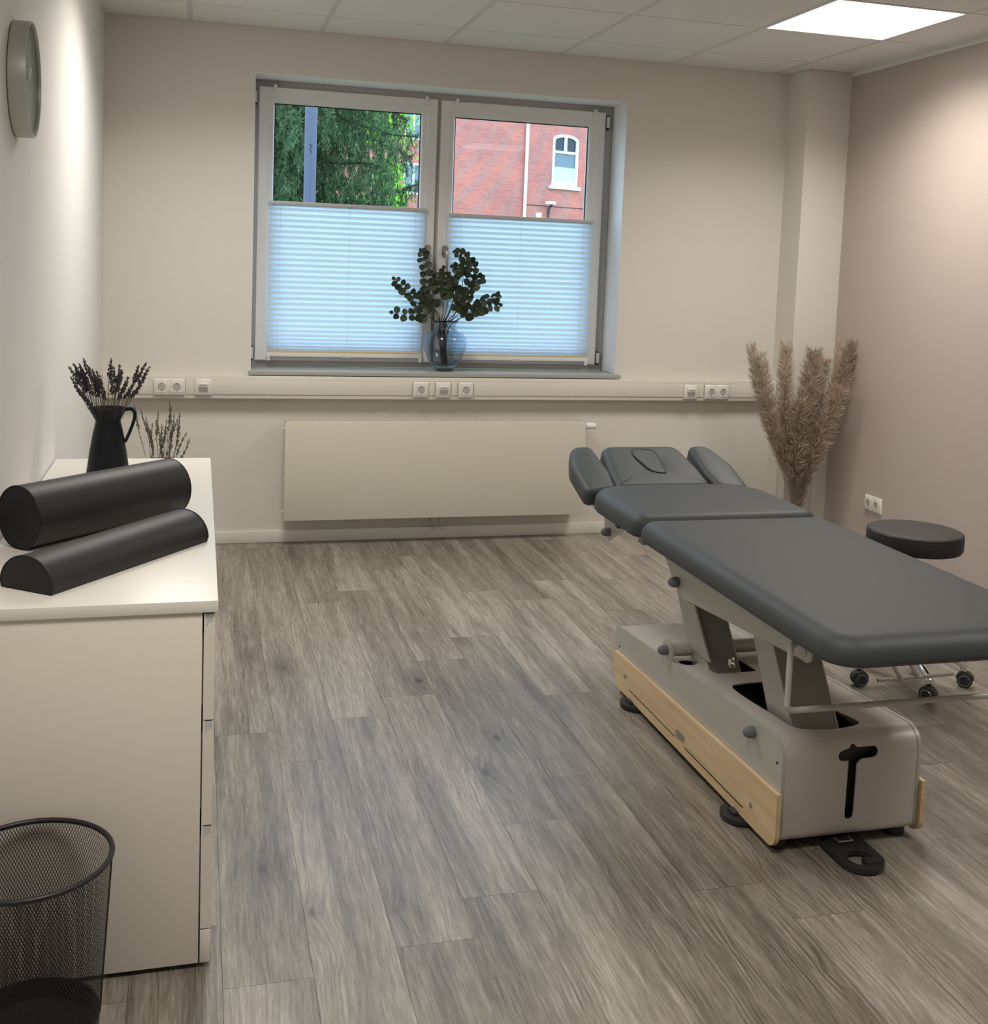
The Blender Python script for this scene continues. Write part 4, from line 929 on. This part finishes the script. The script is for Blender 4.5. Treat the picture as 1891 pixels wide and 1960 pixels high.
# ------------------------------------------------------------------ wire waste basket
WBX, WBY, WT, WB_, WH = .160, -3.635, .1427, .1195, .3555
t = thing('waste_basket', (WBX, WBY, 0), 'black wire mesh waste basket on the floor against the end of the chest', 'waste basket')
bm = B(); nn = 150; rows = 16
def wp_(a, h): r = WB_ + (WT - WB_) * h / WH; return Vector((WBX + r * math.cos(a), WBY + r * math.sin(a), h))
for s in (1, -1):
    for k in range(nn):
        a0 = 2 * PI * k / nn; prev = None; tw = s * 1.05
        for j in range(rows + 1):
            h = .045 + (WH - .048) * j / rows; a = a0 + tw * j / rows; p = wp_(a, h); hv = .0007
            tdir = Vector((-math.sin(a), math.cos(a), 0)) * hv; q = [bm.verts.new(p - tdir), bm.verts.new(p + tdir)]
            if prev: bm.faces.new((prev[0], prev[1], q[1], q[0]))
            prev = q
obj('wire_mesh', bm, 'meshblack', t)
bm = B(); tube(bm, [wp_(2 * PI * k / 80, WH) for k in range(80)], .0052, 10, closed=True); obj('rim', bm, 'meshblack', t, 'full')
bm = lathe(B(), (WBX, WBY, 0), [(WB_ - .002, 0), (WB_ + .001, .002), (WB_ + .0035, .045), (WB_ + .002, .045), (WB_ - .003, .006), (.001, .005)], 64, capt=False); obj('base', bm, 'meshblack', t, 'auto')
bm = B(); pts = [wp_(.02, .04), wp_(.02, WH)]; tube(bm, pts, .0022, 6); obj('seam_rod', bm, 'meshblack', t)

# ================================================================== OUTSIDE
# ground
bm = B(); box(bm, -40, 60, .6, 80, -1.35, -1.3); tag(obj('lawn', bm, 'grass'), 'green lawn outside between the window and the brick building', 'lawn', kind='structure')
# brick building, facade runs along direction FD
A0 = px(1003, 330, 38.0); FD = Vector((1.602, .599, 0)).normalized(); FN = Vector((FD.y, -FD.x, 0)); ang = math.atan2(FD.y, FD.x)
bld = thing('brick_building', (A0.x, A0.y, -1.3), 'red brick building with an arched white window seen through the right sash', 'building'); bld.rotation_euler[2] = ang
def fpx(u, v):
    d = RM @ Vector(((u - 968.847) / 2145.03, -(v - 699.826) / 2145.03, -1)); c = Vector((0.44448, -5.73807, 1.47289)); tt = (A0 - c).dot(FN) / d.dot(FN); p = c + d * tt
    return ((p - A0).dot(FD), p.z + 1.3)
def bobj(name, bm, m, par=None, sm=None):   # local coords: x along facade, -y outwards, z from ground
    o = obj(name, bm, m, None, sm); l = o.location.copy(); o.parent = par or bld
    if par is not None: l = l - Vector(par['_l'])
    o.location = l; o['_l'] = list(o.location if par is None else Vector(par['_l']) + l); return o
wl, wt = fpx(1057, 258); wr, wb_ = fpx(1107, 362)
wl, _ = fpx(1057, 310); wr, _ = fpx(1106, 310); _, wt = fpx(1083, 258); _, wb_ = fpx(1080, 357)
fac = B(); box(fac, -14, 14, 0, 6, 0, 13)
def archp(x0, x1, z0, z1, rise=.22): 
    xc = (x0 + x1) / 2; hw = (x1 - x0) / 2
    return [(x0, z0), (x1, z0)] + [(xc + hw * math.cos(a), z1 - rise + rise * math.sin(a)) for a in [PI * k / 12 for k in range(13)]]
wins = [(*fpx(785, 240), 0)]
cut = prism(B(), archp(wl, wr, wb_, wt), 'Y', -.3, .12)
l1 = [fpx(776, 212)[0], fpx(812, 212)[0], fpx(800, 268)[1], fpx(800, 205)[1]]; l2 = [fpx(772, 350)[0], fpx(812, 350)[0], fpx(800, 372)[1], fpx(800, 312)[1]]
cuts = [cut] + [box(B(), a, b_, -.3, .12, c, d) for a, b_, c, d in (l1, l2)]
w_ = bobj('brick_wall', boolean(fac, cuts), 'brick')
def arch_window():
    f = B(); fr = .11
    outer = prism(B(), archp(wl, wr, wb_, wt), 'Y', -.02, .10); zm = wb_ + (wt - wb_) * .655
    xc = (wl + wr) / 2
    c1 = box(B(), wl + fr, wr - fr, -.3, .3, wb_ + .14, zm - .05)
    up1 = [(p[0] if p[0] < xc - .05 else xc - .05, p[1]) for p in archp(wl + fr, wr - fr, zm + .05, wt - fr, .19)]
    def halfp(s):
        a = archp(wl + fr, wr - fr, zm + .05, wt - fr, .17); xs0 = wl + fr if s < 0 else xc + .06; xs1 = xc - .06 if s < 0 else wr - fr
        hw = (wr - wl) / 2 - fr
        top = [(x, (wt - fr - .17) + .17 * math.sqrt(max(0, 1 - ((x - xc) / hw) ** 2))) for x in [xs1 + (xs0 - xs1) * k / 8 for k in range(9)]]
        return [(xs0, zm + .05), (xs1, zm + .05)] + top
    me = boolean(outer, [c1, prism(B(), halfp(-1), 'Y', -.3, .3), prism(B(), halfp(1), 'Y', -.3, .3)])
    wn = bobj('arched_window', me, 'bwhite')
    b = B(); box(b, wl + .02, wr - .02, .055, .06, wb_ + .05, zm); bobj('pane', b, 'bglass', wn)
    b = prism(B(), [(x, min(z, wt - .05)) for x, z in archp(wl + .04, wr - .04, zm, wt - .05, .2)], 'Y', .055, .06); bobj('upper_pane', b, 'bglass2', wn)
    b = B(); box(b, wl + fr, wr - fr, .045, .05, wb_ + .14, wb_ + (zm - wb_) * .56); bobj('net_curtain', b, 'curtain', wn)
    b = B(); box(b, wl - .13, wr + .13, -.12, .05, wb_ - .13, wb_); bobj('window_ledge', b, 'bwhite', wn)
arch_window()
for (a, b_, c, d) in (l1, l2):
    f = B(); q = .08
    box(f, a, b_, .02, .08, c, c + q); box(f, a, b_, .02, .08, d - q, d); xm = (a + b_) / 2
    for x in (a, xm - q / 2, b_ - q): box(f, x, x + q, .02, .08, c, d)
    wn = bobj('window', f, 'bwhite'); f = B(); box(f, a, b_, .07, .075, c, d); bobj('pane', f, 'bglass', wn)
dp = [fpx(1005, 230)[0], fpx(1001, 415)[0]]
b = B(); tube(b, [(0.03, -.12, 12.5), (0.0, -.12, .1)], .065, 12); bobj('downpipe', b, 'bwhite', None, 'auto')
sx_, sz_ = fpx(1045, 392)
b = B(); tube(b, [(sx_ + .12, -.02, sz_ - .7), (sx_ + .12, -.06, sz_ - .15), (sx_ + .1, -.3, sz_ + .05)], .05, 10); bobj('lamp_arm', b, 'pole', None, 'auto')
b = B(); box(b, sx_ - .2, sx_ + .1, -.55, -.2, sz_ + .0, sz_ + .12, .03); bobj('wall_lamp', b, 'bwhite')
bx_, bz_ = fpx(1029, 412); b = B(); box(b, bx_ - .1, bx_ + .12, -.1, 0, bz_ - .1, bz_ + .1); bobj('junction_box', b, 'bwhite')
_, cz2 = fpx(1060, 396); b = B(); box(b, .1, 6, -.02, 0, cz2, cz2 + .02); bobj('cable_line', b, 'dark')
for o in COL.objects:
    if '_l' in o: del o['_l']
# lamp post
p = px(594, 300, 5.6); bm = B(); tube(bm, [(p.x, 5.6, -1.3), (p.x, 5.6, 5.5)], .060, 24)
t = thing('lamp_post', (p.x, 5.6, -1.3), 'grey metal pole standing in front of the spruce outside', 'pole'); obj('post', bm, 'pole', t, 'auto')
q = px(594, 283, 5.54); bm = B()
tube(bm, spline([(q.x - .012, 5.537, q.z + .03), (q.x + .012, 5.537, q.z + .028), (q.x + .008, 5.536, q.z), (q.x - .008, 5.536, q.z - .003)], 4), .003, 5); tube(bm, spline([(q.x - .01, 5.537, q.z - .02), (q.x + .013, 5.537, q.z - .03), (q.x + .005, 5.536, q.z - .055)], 4), .003, 5); obj('post_mark', bm, 'gasket', t)
# spruce
def tuft(bm, c, d, L_, n=8, wd=.006, spread=.5):
    d = d.normalized(); u, v = frame_of(d)
    for k in range(n):
        a = random.uniform(0, 2 * PI); s0 = c + d * L_ * random.uniform(-.3, .4); dd = (d + (u * math.cos(a) + v * math.sin(a)) * random.uniform(.15, spread)).normalized()
        e_ = s0 + dd * L_ * random.uniform(.6, 1.1); sd = dd.cross(Vector((random.uniform(-1, 1), random.uniform(-1, 1), random.uniform(-1, 1)))).normalized() * wd
        q = [bm.verts.new(x) for x in (s0 - sd * .5, s0 + sd * .5, s0.lerp(e_, .6) + sd, e_, s0.lerp(e_, .6) - sd)]; bm.faces.new((q[0], q[1], q[2], q[3], q[4]))
tx = px(470, 300, 8.0)
st = thing('spruce_tree', (tx.x, 8.0, -1.3), 'dark green spruce with drooping branches outside the left sash', 'tree')
bm = B(); tube(bm, [(tx.x, 8, -1.3), (tx.x + .05, 8, 4), (tx.x, 8, 9)], [.28, .2, .06], 14); obj('trunk', bm, 'bark', st, 'auto')
nd = B(); bk = B()
def limb(pts, droop=.45, dens=1.):
    sp = spline(pts, 10); tube(bk, sp, [.028 - .022 * i / len(sp) for i in range(len(sp))], 6)
    for i in range(len(sp) - 1):
        a, b_ = sp[i], sp[i + 1]; n = max(1, int((b_ - a).length / .045 * dens)); f = i / len(sp)
        for k in range(n):
            p = a.lerp(b_, random.random()); 
            tuft(nd, p, (b_ - a) + Vector((random.uniform(-.1, .1), random.uniform(-.1, .1), .05)), .08, 7, .005, .9)
            if random.random() < .8:
                L_ = droop * random.uniform(.35, 1.1) * (.5 + .8 * math.sin(min(1, f * 1.1) * PI)); sway = Vector((random.uniform(-.12, .12), random.uniform(-.25, .25), 0))
                m_ = int(L_ / .035); 
                for j in range(m_):
                    q = p + sway * (j / max(1, m_)) * 1.2 + Vector((0, 0, -L_ * j / m_)) + Vector((random.uniform(-.012, .012), random.uniform(-.02, .02), 0)); tuft(nd, q, Vector((random.uniform(-.5, .5), random.uniform(-.6, .6), -1)), .062, 6, .0045, .8)
limbs_px = [  # (photo pixel path, start depth, end depth)
    ([(480, 285), (606, 298), (640, 312), (690, 312), (730, 318), (752, 345)], 8.0, 6.6), ([(480, 190), (620, 215), (680, 235), (740, 256), (800, 262)], 8.0, 6.7),
    ([(480, 140), (640, 180), (700, 200), (735, 215)], 8.0, 7.2), ([(480, 260), (560, 272), (585, 290)], 8, 6.9), ([(480, 330), (600, 350), (680, 362), (745, 372), (805, 350)], 8.0, 7.4),
    ([(480, 180), (540, 200), (575, 240)], 8, 6.8), ([(480, 220), (540, 235), (580, 262)], 7.9, 6.9), ([(480, 300), (530, 320), (560, 350)], 8, 7.0), ([(480, 120), (560, 160), (620, 200), (640, 240)], 8, 7.0),
    ([(480, 230), (640, 250), (700, 262), (760, 285), (790, 305)], 8.3, 7.6), ([(480, 340), (620, 380), (700, 395), (760, 405)], 8.2, 7.4), ([(480, 100), (650, 150), (720, 190), (780, 232)], 8.3, 7.5),
    ([(480, 420), (600, 440), (760, 450)], 8, 7.0), ([(480, 60), (600, 100), (700, 120), (770, 140)], 8, 7.0), ([(480, 500), (620, 520), (780, 540)], 8, 7.0)]
for path, y0, y1 in limbs_px:
    n = len(path); limb([px(u, v, y0 + (y1 - y0) * k / (n - 1)) for k, (u, v) in enumerate(path)], .42, 3.0)
for k in range(16):   # boughs on the other sides of the crown
    a = random.uniform(.2, PI - .2) + (PI if k % 4 == 0 else 0); z = random.uniform(-.5, 6); r = 2.0 * (1 - z / 12)
    limb([Vector((tx.x, 8, z)), Vector((tx.x + math.cos(a) * r * .6, 8 + math.sin(a) * r * .6, z + .1)), Vector((tx.x + math.cos(a) * r, 8 + math.sin(a) * r, z - .25))], .5, 1.3)
xlim = px(735, 300, 8.4).x
for k in range(2600):   # hanging twigs deeper in the crown
    hx = random.random() ** .8; p = Vector((tx.x - .3 + 3.0 * hx, random.uniform(7.6, 9.2), random.uniform(.9, 4.6))); L_ = random.uniform(.15, .4)
    if p.x > (xlim if p.z < 2.55 else xlim - .28): continue
    m_ = int(L_ / .04)
    for j in range(m_): tuft(nd, p + Vector((random.uniform(-.02, .02), random.uniform(-.02, .02), -L_ * j / m_)), Vector((random.uniform(-.5, .5), random.uniform(-.5, .5), -1)), .075, 5, .006, .8)
obj('needles', nd, 'spruce', st); obj('boughs', bk, 'bark', st)
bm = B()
for k in range(16):   # dense inner growth, near-black to paint in the shade of the crown
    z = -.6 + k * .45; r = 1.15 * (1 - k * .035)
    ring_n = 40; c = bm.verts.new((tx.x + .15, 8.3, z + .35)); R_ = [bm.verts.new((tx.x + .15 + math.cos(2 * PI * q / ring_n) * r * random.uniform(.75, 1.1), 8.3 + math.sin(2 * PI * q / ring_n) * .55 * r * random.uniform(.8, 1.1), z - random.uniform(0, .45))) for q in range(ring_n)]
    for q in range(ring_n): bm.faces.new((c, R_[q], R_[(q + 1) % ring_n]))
obj('shaded_inner_growth', bm, 'sprucedark', st)
# leafy tree
mx_ = px(735, 250, 12.0); lt = thing('leafy_tree', (mx_.x, 12, -1.3), 'bright yellow-green leafy tree glimpsed behind the spruce tip', 'tree')
bm = B(); tube(bm, [(mx_.x - .2, 12, -1.3), (mx_.x - .1, 12, 2.0), (mx_.x, 12, 3.6)], [.12, .09, .03], 10); obj('trunk', bm, 'bark', lt, 'auto')
bm = B()
for k in range(5200):
    c = random.choice([(728, 240, .62, .42), (700, 225, .4, .3), (745, 335, .16, .2), (752, 378, .16, .2), (690, 392, .35, .12)])
    q = px(c[0], c[1], 12.0); a = random.gauss(0, .5), random.gauss(0, .5), random.gauss(0, .5)
    p = q + Vector((a[0] * c[2], a[1] * .6, a[2] * c[3])); leaf(bm, p, Vector((random.uniform(-1, 1), random.uniform(-1, 1), random.uniform(-1, .3))), Vector((random.uniform(-1, 1), random.uniform(-1, 1), random.uniform(0, 1))).normalized(), random.uniform(.02, .035))
obj('leaves', bm, 'leaf', lt)
bpy.context.view_layer.update()
